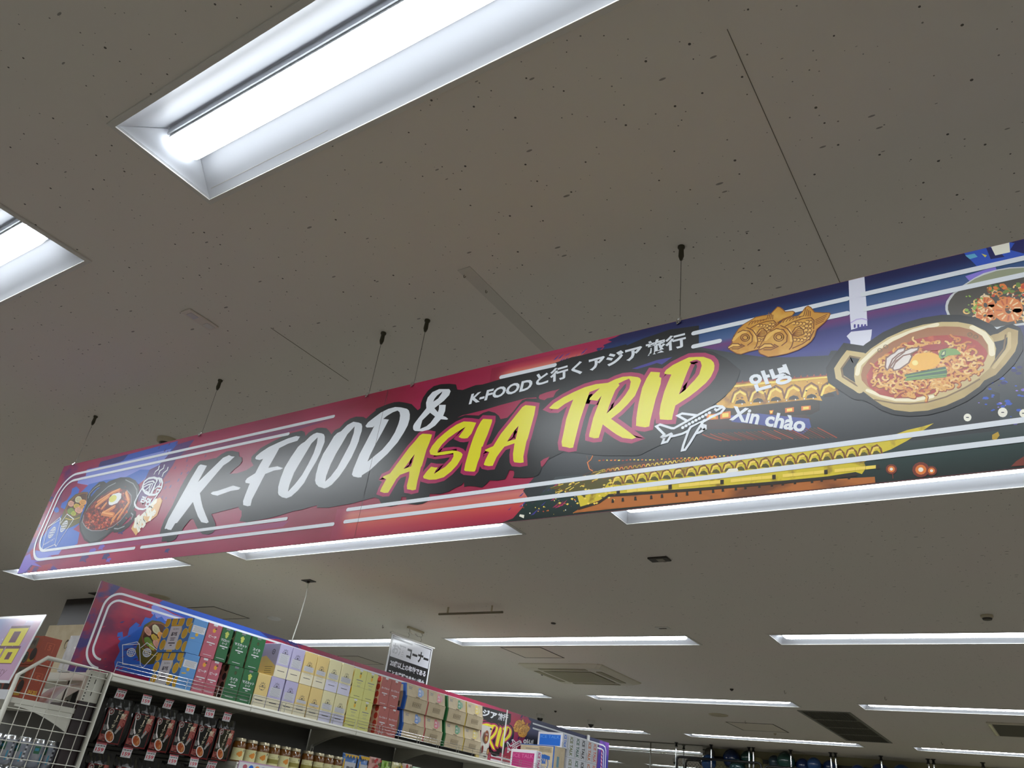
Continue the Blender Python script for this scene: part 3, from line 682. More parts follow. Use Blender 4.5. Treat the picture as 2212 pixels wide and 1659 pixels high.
for x,y in ((620,500),(685,460),(1615,325),(1680,350)): stroke(n,'golddk',15,1.5,ZB([(x+24*math.cos(t),y+20*math.sin(t)) for t in [i*.7 for i in range(10)]]))
# ---- shrimp bowl
n='bowl'
poly(n,'bowlwhite',7,ZC([(350,1270),(305,1150),(303,1090),(320,1020),(380,930),(500,820),(620,740),(760,650),(900,580),(1100,525),(1300,490),(1529,478),(1800,500),(2050,560),(2200,650),(2300,800),(2250,1100),(2000,1300),(1700,1380),(1400,1400),(1040,1460),(700,1380)]))
poly(n,'bowlgrey',8,ZC([(390,1260),(345,1150),(345,1080),(370,1010),(450,900),(560,830),(700,720),(850,640),(1000,585),(1200,545),(1529,500),(1800,530),(2050,600),(2180,700),(2220,830),(2100,1100),(1900,1250),(1529,1350),(1100,1420),(700,1340)]))
poly(n,'bowlolive',9,ZC([(630,755),(760,670),(900,610),(1100,545),(1300,510),(1529,495),(1800,530),(1700,620),(1529,600),(1200,650),(900,730)]))
for i in range(150):
    x=random.uniform(600,2100);y=random.uniform(800,1330)
    if y<1120-(x-560)*.55 or (x<720 and y>1300): continue
    a=random.uniform(0,6.28);pts=[(x,y)];k=random.choice((1,-1))*random.uniform(.3,.6)
    for j in range(7): x+=24*math.cos(a);y+=18*math.sin(a);a+=k;pts.append((x,y))
    stroke(n,random.choice(['noodlelt','noodlecream','noodleor','noodledk']),10,3,ZC(pts))
for i in range(60):
    x=random.uniform(1000,2000);y=random.uniform(760,980);r=random.uniform(20,60)
    poly(n,random.choice(['carrot','carrot','herb','herbdk','herb','redpep']),11,ZC([(x+r*math.cos(t)*random.uniform(.5,1.3),y+r*.7*math.sin(t)*random.uniform(.5,1.3)) for t in (0,1,2,3,4,5)]))
for x,y,r in ((1285,1150,215),(930,1080,140),(920,1240,130),(1750,1120,200)):
    stroke(n,'shrimp',12,r*.095 if r<200 else 19,ZC([(x+r*.66*math.cos(t),y+r*.6*math.sin(t)) for t in [i*.42+.3 for i in range(15)]]))
    for j in range(12):
        t=j*.5+.5; stroke(n,random.choice(['shrimphi','shrimpdk']),13,3,ZC([(x+r*.5*math.cos(t),y+r*.45*math.sin(t)),(x+r*.85*math.cos(t+.1),y+r*.78*math.sin(t+.1))]))
for i in range(16):
    x=random.uniform(620,900);y=random.uniform(930,1200);r=random.uniform(14,40)
    poly(n,'herblt',12,ZC([(x+r*math.cos(t),y+r*.7*math.sin(t)) for t in (0,1,2,3,4,5)]))
# ---- tower
n='night'
poly(n,'towerwhite',4,ZB([(270,-330),(440,-400),(470,0),(480,225),(420,230),(300,270),(285,100)]))
poly(n,'towerwhite',4,ZB([(250,340),(300,290),(530,265),(525,330),(515,380),(520,520),(300,520),(290,390)]))
stroke(n,'towerlav',5,3,ZB([(300,190),(360,155),(420,145),(475,160)]))
for x in (340,380,420,455): stroke(n,'indigo',5,4,ZB([(x,240),(x,215)]))
poly(n,'slate',3,PX([(1480,745),(1600,765),(1640,770),(1700,772),(1790,768),(1795,758),(1808,757),(1810,768),(1900,765),(2000,790),(2100,830),(2160,850),(2160,930),(1900,960),(1500,1010),(1200,1030),(1150,1090),(1130,1060),(1220,950)]))
for i in range(50):
    x=random.uniform(2090,2212);y=random.uniform(780,920); r=random.uniform(1,4)
    poly(n,random.choice(['glowblue','glowviolet','navy','glowblue']),4,PX([(x+r*2*math.cos(t),y+r*math.sin(t)) for t in (0,1,2,3,4,5)]))
for x,y,r in ((2090,902,8.5),(2166,891,10.5),(2211,893,9)):
    poly(n,'lampwhite',6,PX([(x+r*math.cos(t),y+r*math.sin(t)) for t in [i*.5 for i in range(13)]]))
    stroke(n,'slate',7,2,PX([(x-2,y),(x+2,y)]))
for pts,c in (([(2080,545),(2110,528),(2150,520),(2190,525),(2212,518),(2290,500),(2290,540),(2212,562),(2160,568),(2110,575)],'glowblue'),([(2130,535),(2150,535),(2170,555),(2140,560)],'navy'),([(2140,532),(2180,522),(2182,545),(2150,552)],'lampwhite'),([(2182,540),(2195,520),(2290,495),(2290,535),(2212,548)],'navy'),([(2085,552),(2105,548),(2112,555),(2095,560)],'glowcyan'),([(2120,548),(2132,552),(2128,556)],'yolk'),([(2085,597),(2150,575),(2155,590),(2120,600),(2095,608)],'glowviolet')):
    poly(n,c,4,PX(pts))
# palace
n='palace'
g=ZE([(650,500),(740,430),(830,300),(1730,228),(1745,258),(1770,258),(1850,320),(1800,372),(1640,420),(1665,470),(1560,455),(1100,505),(800,540),(700,530)])
poly(n,'palgold',5,g)
poly(n,'paldark',4,ZE([(700,530),(1560,455),(1640,470),(1640,560),(1560,600),(1000,660),(560,720),(540,600)]))
for i in range(6):
    x=880+i*170;y=500-i*13
    poly(n,'paldark',6,ZE([(x-50,y),(x-38,y-28),(x,y-45),(x+38,y-35),(x+55,y-8)]))
    stroke(n,'palbrown',6,4,ZE([(x-90,y-20),(x-60,y-110),(x,y-150),(x+60,y-115),(x+85,y-30)])); stroke(n,'palbrt',7,5,ZE([(x-70,y-20),(x-45,y-90),(x,y-120),(x+50,y-90)]))
for i in range(40):
    x=random.uniform(700,1720);y=random.uniform(290,460)-(x-800)*.07; r=random.uniform(5,16)
    poly(n,random.choice(['palbrown','palbrt','paldark','palgold2']),7,ZE([(x-r,y),(x,y-r*.7),(x+r,y),(x,y+r*.7)]))
stroke(n,'palbrt',7,5,ZE([(830,330),(1730,240)]));stroke(n,'palred',7,3,ZE([(830,300),(1730,228)]))
for i in range(15): stroke(n,'palred',6,3,ZE([(840+i*62,300-i*5.2),(842+i*62,285-i*5.2)]))
for i in range(9): poly(n,'lampwhite',8,ZE([(900+i*85+6*math.cos(t),500-i*7+8*math.sin(t)) for t in (0,1,2,3,4,5)]))
for a in ([(560,600),(670,590),(670,645),(560,655)],[(690,580),(790,568),(790,635),(690,645)],[(1310,540),(1395,530),(1395,575),(1310,585)],[(1465,522),(1555,515),(1555,555),(1465,565)],[(1160,562),(1200,558),(1190,595),(1165,598)]):
    poly(n,'palor',7,ZE(a)); c=[sum(p[k] for p in a)/4 for k in (0,1)]; poly(n,'palbrt',8,ZE([(c[0]+(p[0]-c[0])*.6,c[1]+(p[1]-c[1])*.6) for p in a]))
poly(n,'palroof',5,ZE([(540,640),(900,640),(1500,600),(1560,640),(1500,700),(1200,740),(560,740)]))
for i in range(30):
    x=520+i*38; stroke(n,random.choice(['palred','palbrown2','palred2','palbrown2']),6,2.2,ZE([(x,790-i*2.2),(x+60,815-i*2),(x+180,850-i*1)]))
poly(n,'glowblue2',5,ZE([(780,610),(1050,590),(1540,640),(1560,720),(1480,790),(1380,760),(1080,700),(800,670)]))
# lower eaves
low=ZF([(385,335),(500,300),(680,240),(800,190),(1000,140),(1300,122),(1700,98),(2212,60)])+ZG([(400,420),(1000,345),(1120,300),(1270,265),(1370,235),(1290,290),(1120,400),(970,480),(830,530),(720,600),(740,650),(700,710),(640,690),(0,790)])+ZF([(1600,350),(840,400),(760,450),(620,480),(600,410),(560,350)])
poly(n,'palyel',5,low)
poly(n,'palorange',5,ZF([(560,530),(620,490),(840,400),(1500,350),(2212,290)])+ZG([(200,770),(820,735),(825,790),(400,840),(0,875)])+ZF([(2000,390),(840,500)]))
poly(n,'palolive',6,ZF([(380,340),(500,300),(690,235),(900,160),(960,200),(830,300),(800,345),(640,400),(600,380)]))
poly(n,'palbrown2',6,ZF([(800,190),(1000,140),(1300,122),(1700,98),(2212,60),(2212,45),(1500,138),(1000,205),(820,235)]))
for i in range(26):
    x=800+i*34; y=205-i*4.2; stroke(n,random.choice(['palbrt','palor','palgold2']),7,2.4,ZF([(x-12,y+8),(x-4,y-9),(x+8,y-11),(x+14,y+3)]))
for i in range(34):
    x=random.uniform(420,860); y=340-(x-400)*.33+random.uniform(-18,60); stroke(n,random.choice(['palbrt','palgold2','palbrt','palbrown']),7,2.2,ZF([(x,y),(x+random.uniform(20,50),y-random.uniform(6,22))]))
stroke(n,'paldark',7,7,ZF([(610,495),(760,450),(840,395),(1500,350),(2212,290)])+ZG([(400,745),(640,715)]))
for i in range(22):
    x=900+i*95;y=285-i*11
    a=ZF if True else 0
    stroke(n,'palbrown',6,3.5,a([(x-40,y+25),(x-25,y-30),(x+10,y-48),(x+40,y-20),(x+48,y+15)])); stroke(n,'palbrt',7,4,a([(x-28,y+15),(x-10,y-25),(x+18,y-30)]))
    poly(n,'palolive',6,a([(x-32,y+24),(x-18,y+2),(x+12,y-6),(x+34,y+12),(x+36,y+28)]))
for i in range(26):
    x=900+i*80;y=392-i*7.7
    if i%5 in(0,): poly(n,'paldark',8,ZF([(x,y-40),(x+26,y-42),(x+26,y-8),(x,y-5)]))
    else: poly(n,'palbrt',7,ZF([(x,y-38),(x+78,y-46),(x+78,y-20),(x,y-12)]))
for i in range(20):
    x=860+i*95+random.uniform(-20,20);y=440-i*9.5
    poly(n,'paldark',8,ZF([(x,y-16),(x+14,y-18),(x+18,y+10),(x-2,y+12)]))
for i in range(60):
    x=random.uniform(430,900);y=random.uniform(240,480)
    if y<330-(x-430)*.2 or y>520-(x-430)*.2: continue
    poly(n,random.choice(['palbrt','palbrown','palbrt','palolive']),7,ZF([(x-12,y),(x,y-8),(x+12,y-2),(x,y+8)]))
stroke(n,'palbrown2',6,2,ZF([(670,90),(690,160),(720,200),(640,240)]));stroke(n,'palor',6,2.5,ZF([(715,90),(700,120),(675,140),(690,190),(715,205)]))
for i in range(46): 
    x=760+i*30;y=120+ (4 if i<8 else 0)-max(0,i-14)*1.6+random.uniform(-2,2); poly(n,random.choice(['palbrt','palor','palred']),6,ZF([(x,y-4),(x+random.uniform(6,22),y-5),(x+14,y+4),(x,y+5)]))
for i in range(34):
    x=random.uniform(150,600);y=random.uniform(400,540)
    if y>560-(x-150)*.06: continue
    r=random.uniform(2,7); poly(n,random.choice(['palbrt','lampwhite','palor','palred','palbrt']),6,ZF([(x+r*math.cos(t),y+r*math.sin(t)) for t in (0,1,2,3,4,5)]))
poly(n,'lampwhite',8,ZF([(1740,220),(1765,190),(1830,185),(1840,205),(1800,220)]));poly(n,'lampwhite',7,ZF([(150,555),(155,540),(190,545),(185,570)]))
for x,y,r in ((975,665,26),(1250,670,40),(1350,680,25)):
    for k,c in ((2.0,'palred2'),(1.3,'palor'),(.6,'lampwhite')): poly(n,c,6+int(3-k),ZG([(x+r*k*math.cos(t),y+r*k*.9*math.sin(t)) for t in [i*.5 for i in range(13)]]))
stroke(n,'palred2',6,1.5,ZG([(985,690),(990,750)])); poly(n,'palgold2',6,ZG([(1915,345),(1970,315),(1985,350),(1950,395),(1915,385)])); poly(n,'palred2',6,ZG([(2090,640),(2140,590),(2212,545),(2212,630)]))
quad('K-FOOD','white',8,Z8,[(55,785),(628,645),(82,687)],.035,'cap')
quad('と行く','white',8,Z8,[(672,622),(1100,500),(676,500)],.035,'cap')
quad('アジア','white',8,Z8,[(1165,480),(1660,352),(1158,365)],.04,'cap')
quad('旅行','white',8,Z8,[(1680,345),(2055,253),(1676,212)],.03,'cap2')
quad('안녕','white',8,ZE,[(1010,395),(1390,290),(950,225)],.045,'hello')
quad('Xin chào','white',8,ZE,[(775,655),(1490,775),(815,520)],.035,'hello2')
quad('라면','white',10,ZH,[(625,865),(800,930),(690,700)],.05,'cup')
quad('你好','lampwhite',6,ZH,[(570,1450),(1060,960),(470,1200)],.06,'cup')
quad('PASSPORT','white',10,ZA,[(262,1315),(440,1215),(255,1295)],0.0,'pass')
# ------------------------------------------------------------------ printed colours
PAL = dict(white=(222,226,232), yellow=(222,214,40), pinkline=(166,36,88), black=(20,21,23), crimson=(158,34,74), indigo=(62,54,140),
 blue=(44,84,178), darkblue=(42,44,112), lav=(128,140,214), blue2=(50,98,190), purple=(82,46,112), violet=(116,92,188),
 potdark=(34,35,38), potgrey=(74,76,80), potlight=(150,152,156), stewred=(96,28,22), stewred2=(168,52,34), stewor=(204,86,46), stewdk=(70,20,16), stewpk=(214,120,96),
 ricecake=(214,124,58), ricelight=(236,168,104), eggwhite=(228,230,226), yolk=(214,206,86), olive=(92,84,28), wood=(132,84,50), wooddk=(84,52,34),
 dimpink=(218,160,140), dimwhite=(206,202,160), dimorange=(222,158,84), dimyellow=(206,178,70), dimgreen=(108,146,58), dimlime=(178,190,70), dimline=(140,104,62),
 goldglow=(226,178,116), taigold=(206,146,52), taiedge=(142,84,24), taibrown=(122,68,20), tailight=(232,184,92),
 goldlt=(206,182,124), goldmid=(190,164,104), golddk=(120,92,52), goldhi=(244,232,196), copper=(164,102,54), soup=(172,46,26),
 noodle=(226,164,74), noodlelt=(240,196,118), noodleor=(214,132,56), noodledk=(150,66,26), chili=(160,30,24), yolk2=(240,178,44), yolkhi=(250,226,130),
 mushwhite=(224,212,204), mushbrown=(128,84,66), greendk=(42,84,60), greenlt=(118,158,76), greenpale=(206,214,150),
 bowlwhite=(204,206,208), bowlgrey=(72,66,58), bowlolive=(150,154,126), noodlecream=(232,206,164), carrot=(226,122,46), herb=(104,132,56), herbdk=(52,74,34), herblt=(142,176,76), redpep=(204,72,40),
 shrimp=(226,132,62), shrimphi=(246,206,150), shrimpdk=(196,92,44), towerwhite=(222,222,236), towerlav=(186,170,220), slate=(46,50,54), navy=(26,28,92),
 glowblue=(46,84,190), glowviolet=(136,120,214), glowcyan=(96,170,206), lampwhite=(240,236,220), glowblue2=(70,80,150),
 palgold=(212,158,40), palgold2=(186,150,40), paldark=(40,30,18), palbrown=(122,74,18), palbrown2=(84,58,46), palbrt=(244,214,92), palred=(160,68,44), palred2=(122,52,38), palor=(224,122,50),
 palroof=(62,44,42), palyel=(214,192,44), palolive=(84,78,26), palorange=(182,106,44))
def ink(k, prefix='print '):
    return mat(prefix + k, PAL[k], 0.30, spec=0.5)

def place(sheet, name, xf=None, lift=0):
    sheet.xf = xf or (lambda p: p)
    for it in ART[name]:
        m = ink(it[1]); ly = it[2] + lift
        if it[0] == 'p':
            sheet.poly([list(r) for r in it[3]], m, ly)
        elif it[0] == 's':
            sheet.stroke(it[5], it[3], m, ly, it[4])
        elif it[0] == 'd':
            sheet.poly([list(r) for r in it[4]], m, ly)
            for r in it[4]:
                sheet.stroke(r, 2 * it[3], m, ly, True)
        else:
            sheet.text(it[3], it[4][0], it[4][1], it[4][2], m, ly, it[5])
    sheet.xf = lambda p: p

def roundrect_path(x0, y0, x1, y1, r, n=10):
    """left, rounded end of a frame line: from the top right along the top, round the left end, back along the bottom"""
    p = [(x1, y1)]
    for k in range(n + 1):
        a = math.pi / 2 + math.pi / 2 * k / n
        p.append((x0 + r + r * math.cos(a), y1 - r + r * math.sin(a)))
    for k in range(n + 1):
        a = math.pi + math.pi / 2 * k / n
        p.append((x0 + r + r * math.cos(a), y0 + r + r * math.sin(a)))
    return p

def sheet_on(lift=0.2):
    return Sheet((0, 0, 0), (0.001, 0, 0), (0, 0, 0.001), (0, -1, 0), lift / 1000, (0.5, 0.5, BW * 1000 - 0.5, BH * 1000 - 0.5))

noisy(ink('palyel'), (140, 108, 26), 26.0, 0.54, 0.68, 4); noisy(ink('palgold'), (142, 92, 22), 22.0, 0.5, 0.64, 4); noisy(ink('palorange'), (120, 68, 34), 18.0, 0.45, 0.62, 3, (0.4, 1, 1))
noisy(ink('goldmid'), (150, 122, 72), 9.0, 0.45, 0.7); noisy(ink('soup'), (206, 92, 44), 40.0, 0.55, 0.68); noisy(ink('taigold'), (226, 176, 80), 22.0, 0.45, 0.7); noisy(ink('stewred'), (150, 50, 32), 60.0, 0.5, 0.6)
# ------------------------------------------------------------------ the long hanging banner
BX0, BY, BZ0, BW, BH = -3.617, 1.5303, 2.255, 3.950, 0.4965
m_side = mat('board edge', (206, 204, 200), 0.6)
banner = thing('hanging_banner', 'long K-FOOD and ASIA TRIP banner hung from the ceiling on wires', 'banner', (BX0, BY, BZ0))
m_back = mat('print backdrop', (150, 32, 70), 0.30)
ramp(m_back, 0, [(0.0, (104, 30, 74)), (0.25, (132, 34, 84)), (0.62, (148, 32, 74)), (1.3, (150, 36, 76)), (1.95, (138, 22, 52)), (2.6, (164, 34, 74)), (3.95, (150, 34, 74))])
def warp(m, rgb, scale, lo, hi, stretch=(1, 1, 1)):
    N, Lk, b = nodes_of(m)
    src = b.inputs['Base Color'].links[0].from_socket
    tc = N.new('ShaderNodeTexCoord'); mp = N.new('ShaderNodeMapping'); no = N.new('ShaderNodeTexNoise'); mr = N.new('ShaderNodeMapRange'); mx = N.new('ShaderNodeMix'); mx.data_type = 'RGBA'
    mp.inputs['Scale'].default_value = stretch; no.inputs['Scale'].default_value = scale; no.inputs['Detail'].default_value = 4
    mr.inputs['From Min'].default_value = lo; mr.inputs['From Max'].default_value = hi
    mx.inputs[7].default_value = lin(rgb)
    Lk.new(tc.outputs['Object'], mp.inputs['Vector']); Lk.new(mp.outputs[0], no.inputs['Vector']); Lk.new(no.outputs[0], mr.inputs[0]); Lk.new(mr.outputs[0], mx.inputs[0])
    Lk.new(src, mx.inputs[6]); Lk.new(mx.outputs[2], b.inputs['Base Color'])
def fade(m, axis, a, b_, rgb):
    """soft printed edge: the plain colour below a, the full print above b"""
    N, Lk, b = nodes_of(m)
    src = b.inputs['Base Color'].links[0].from_socket
    tc = N.new('ShaderNodeTexCoord'); sp = N.new('ShaderNodeSeparateXYZ'); mr = N.new('ShaderNodeMapRange'); mx = N.new('ShaderNodeMix'); mx.data_type = 'RGBA'
    mr.interpolation_type = 'SMOOTHSTEP'; mr.inputs['From Min'].default_value = a; mr.inputs['From Max'].default_value = b_
    mx.inputs[6].default_value = lin(rgb)
    Lk.new(tc.outputs['Object'], sp.inputs[0]); Lk.new(sp.outputs[axis], mr.inputs[0]); Lk.new(mr.outputs[0], mx.inputs[0]); Lk.new(src, mx.inputs[7]); Lk.new(mx.outputs[2], b.inputs['Base Color'])
warp(m_back, (170, 40, 84), 2.2, 0.45, 0.75, (1, 1, 3))
for i, (a, b_) in enumerate(((0, 1.9725), (1.9727, BW))):
    mb = MB()
    mb.box((a, 0, 0), (b_, 0.005, BH), m_side)
    mb.f.pop(2); mb.m.pop(2)
    mb.add([(a, 0, 0), (b_, 0, 0), (b_, 0, BH), (a, 0, BH)], [(0, 1, 2, 3)], m_back)
    mb.build('panel', banner)
# paint splashes and drifting colour at the left end
s = sheet_on(0.13)
m_sp = mat('print left wash', (96, 34, 96), 0.30); noisy(m_sp, (150, 34, 76), 7.0, 0.42, 0.52, 4, (1, 1, 1.6))
s.poly([(0, 0), (150, 0), (110, 60), (190, 110), (60, 200), (120, 300), (70, 400), (330, 470), (300, 496), (0, 496)], m_sp, 0)
m_sp2 = mat('print lower wash', (70, 54, 140), 0.30); noisy(m_sp2, (156, 38, 66), 8.0, 0.45, 0.53, 4, (1, 1, 1.6))
s.poly([(0, 0), (330, 0), (250, 30), (120, 20), (60, 120), (0, 200)], m_sp2, 0)
m_mag = mat('print magenta band', (150, 46, 104), 0.30)
s.poly([(60, 62), (1640, 64), (1660, 82), (80, 82)], m_mag, 1); s.poly([(110, 416), (1560, 417), (1740, 432), (90, 432)], mat('print plum band', (122, 42, 94), 0.3), 1)
place(s, 'splash', lift=1)
s.build('paint_splash', banner)
# night sky, mountains and the warm glow in the middle
s = sheet_on(0.13)
m_sky = mat('print night sky', (30, 40, 110), 0.30)
ramp(m_sky, 2, [(0.0, (14, 30, 26)), (0.045, (22, 50, 46)), (0.095, (60, 70, 72)), (0.18, (58, 60, 66)), (0.25, (46, 50, 60)), (0.33, (56, 62, 140)), (0.375, (44, 46, 116)), (0.398, (104, 44, 112)), (0.412, (64, 92, 142)), (0.445, (30, 72, 122)), (0.462, (16, 46, 100)), (0.478, (16, 22, 78)), (0.4965, (16, 20, 74))])
edge_t = Z8([(1460, 135), (1400, 165), (1330, 190), (1370, 205), (1290, 235), (1300, 255), (1220, 265), (1240, 290), (1150, 315)])
edge_b = ZF([(390, 95), (330, 160), (380, 150), (300, 230), (330, 250), (240, 330), (270, 350), (170, 470), (180, 480), (100, 570)])
s.poly([(2470, -5), (BW * 1000, -5), (BW * 1000, 500)] + edge_t + edge_b, m_sky, 2)
m_glow = mat('print warm glow', (200, 90, 80), 0.30)
ramp(m_glow, 2, [(0.0, (158, 32, 66)), (0.022, (178, 48, 66)), (0.05, (204, 84, 74)), (0.075, (204, 120, 110)), (0.088, (196, 96, 104)), (0.10, (160, 32, 76))])
fade(m_glow, 0, 1.885, 1.945, (152, 32, 70))
s.poly([(1870, 0), (1990, 0), (2560, 0), (2640, 60), (2690, 99), (1870, 99)], m_glow, 1)
m_glow2 = mat('print upper glow', (190, 80, 76), 0.30)
ramp(m_glow2, 2, [(0.40, (214, 140, 110)), (0.452, (214, 124, 104)), (0.468, (188, 62, 78)), (0.484, (158, 30, 68))])
fade(m_glow2, 0, 2.395, 2.46, (142, 26, 58))
s.poly([(2380, 430), (2380, 484), (2500, 484), (2660, 484), (2700, 470), (2640, 430)], m_glow2, 1)
for i in range(60):
    random.seed(100 + i)
    x = random.gauss(0, 46); y = random.uniform(0, 1)
    base = (2600 - 90 * (1 - y) * 0, 470 - 26 * y) if i % 2 else (2600 + 0 * y, 10 + 90 * y)
    r = random.uniform(2, 9)
    bx, by = base[0] + x + (60 if i % 2 else 0), base[1]
    s.poly([(bx, by), (bx + r * 1.6, by + r * 1.2), (bx + r * 2.6, by + r * 1.9), (bx + r * 1.2, by + r * .2)], ink('indigo' if x < 20 else 'pinkline'), 3)
place(s, 'night', lift=1)
s.build('night_sky_picture', banner)
s = sheet_on(0.53); place(s, 'palace', lift=1); tag(s.build('palace_picture', banner), 'gold lit palace eaves')
s = sheet_on(1.25); place(s, 'brush', lift=4)
# brush band and letters share the black
s.build('brush_stroke', banner)
s = sheet_on(1.29)
W_ = ink('white')
s.stroke(roundrect_path(45, 52, 836, 439.5, 105)[::-1][:1] + roundrect_path(45, 52, 1745, 439.5, 105)[::-1], 11.5, W_, 5)
s.stroke([(150, 52), (832, 52)], 11.5, W_, 5)
s.stroke(roundrect_path(76, 90, 1535, 409, 76), 11.5, W_, 5)
s.stroke([(152, 90), (1648, 90)], 11.5, W_, 5)
for a, b_, v in ((876, 1869, 52), (1917, BW * 1000 - 3, 55), (1917, BW * 1000 - 3, 93)):
    s.stroke([(a, v), (b_, v)], 11.5, W_, 7 if a > 1900 else 5)
for a, b_, v in ((2420, 2600, 445.5), (3000, 3360, 447), (3394, BW * 1000 - 3, 449), (3000, 3066, 408), (3250, 3357, 408), (3395, BW * 1000 - 3, 409)):
    s.stroke([(a, v), (b_, v)], 12, W_, 6)
s.build('border_stripe', banner)
s = sheet_on(1.39); place(s, 'title', lift=3); place(s, 'title2', lift=3); tag(s.build('title_lettering', banner), 'white and yellow brush lettering with pink outline')
s = sheet_on(1.45); place(s, 'text cap', lift=4); place(s, 'text cap2', lift=4); tag(s.build('caption_lettering', banner), 'white Japanese caption on the black brush band')
for g, lab in (('hello', 'white Korean greeting'), ('hello2', 'white Vietnamese greeting on a blue glow')):
    s = sheet_on(1.49); place(s, 'text ' + g, lift=5); tag(s.build('greeting_lettering', banner), lab)
s = sheet_on(1.53); place(s, 'plane', lift=6); s.build('airplane_icon', banner)
s = sheet_on(0.57); place(s, 'basket', lift=1); s.build('dumpling_basket_picture', banner)
s = sheet_on(0.69); place(s, 'stew', lift=2); s.build('rice_cake_pot_picture', banner)
s = sheet_on(1.13); place(s, 'passport', lift=2); place(s, 'text pass', lift=2); s.build('passport_icon', banner)
s = sheet_on(1.13); place(s, 'cup', lift=2); place(s, 'text cup', lift=2); s.build('noodle_cup_icon', banner)
s = sheet_on(1.37); place(s, 'taiyaki'); s.build('fish_cake_picture', banner)
s = sheet_on(0.53); place(s, 'bowl', lift=1)
s.build('shrimp_noodle_picture', banner)
s = sheet_on(1.41); place(s, 'ramen', lift=6)
s.build('ramen_pot_picture', banner)

s = sheet_on(1.66); s.stroke([(1972.6, 2), (1972.6, 494)], 1.3, mat('print seam', (38, 32, 36), .5), 0); s.build('panel_seam', banner)
# hanging wires
m_wire = mat('steel wire', (92, 88, 80), 0.35, 0.8)
m_clip = mat('bronze ceiling clip', (70, 66, 52), 0.45, 0.4)
m_chrome = mat('chrome', (215, 215, 215), 0.15, 1.0)
order = ['leftmost', 'second', 'third', 'fourth', 'fifth', 'sixth']
HX = [-3.528, -2.615, -1.733, -1.539, -0.655, 0.24]
txt = ['thin wire above the left end of the banner, over the rice cake pot', 'thin wire above the K of the banner lettering', 'thin wire just left of the banner seam', 'thin wire just right of the banner seam',
       'thin wire above the Japanese caption, dropping to the night sky part', 'thin wire over the shrimp noodle bowl end of the banner']
for k, x in enumerate(HX):
    t = thing('hanging_wire', txt[k], 'wire', (x, BY + 0.0025, BZ0 + BH), 'banner hanging wires')
    top = CEIL - (BZ0 + BH)
    mb = MB(); mb.lathe([(0.0095, top - 0.0005), (0.0095, top - 0.006), (0.0065, top - 0.010), (0.0075, top - 0.034), (0.004, top - 0.046)], m_clip, 14)
    smooth_by_angle(mb.build('ceiling_clip', t))
    mb = MB(); mb.tube([(0, 0, 0.004), (0, 0, top - 0.04)], 0.0009, m_wire, 6); mb.build('wire', t)
    mb = MB()
    mb.tube([(0, 0.0, 0.012), (0.005, -0.006, 0.004), (0.003, -0.0075, -0.008), (-0.005, -0.0065, -0.011), (-0.007, -0.0065, -0.003), (-0.002, -0.004, 0.006)], 0.0019, m_chrome, 6)
    mb.lathe([(0.0, -0.004), (0.0055, -0.002), (0.0055, 0.002), (0.0, 0.004)], m_chrome, 10, (0, -0.007, -0.006))
    mb.build('hook', t)
# ------------------------------------------------------------------ gondola shelving along the aisle (front at X = FX)
FX, GY, BAY, NB = -4.0, 2.32, 0.9, 7
SH_T, SH_L = EYE + 0.405, EYE + 0.105       # top shelf and the shelf under it
BX = -4.42                                   # spine of the gondola
m_shelf = mat('ivory shelf enamel', (206, 204, 192), 0.4)
m_shelf2 = mat('shelf price rail', (216, 214, 204), 0.3)
m_peg = mat('grey pegboard', (92, 90, 86), 0.6)
m_postw = mat('ivory post', (200, 198, 186), 0.45)
m_wire2 = mat('chromed guard wire', (190, 190, 188), 0.25, 0.9)
m_slot = mat('slot black', (16, 15, 14), 0.8)
def bracket_mesh(mb, y, z, x0, x1, h, t=0.004, m=None):
    """a thin shelf bracket: deep at the post, tapering to the front"""
    n = 10
    top = [(x0 + (x1 - x0) * k / n, z) for k in range(n + 1)]
    bot = [(x0 + (x1 - x0) * k / n, z - 0.012 - (h - 0.012) * (1 - k / n) ** 1.8) for k in range(n, -1, -1)]
    ring = top + bot
    mb.loft([[(p[0], y - t / 2, p[1]) for p in ring], [(p[0], y + t / 2, p[1]) for p in ring]], m)
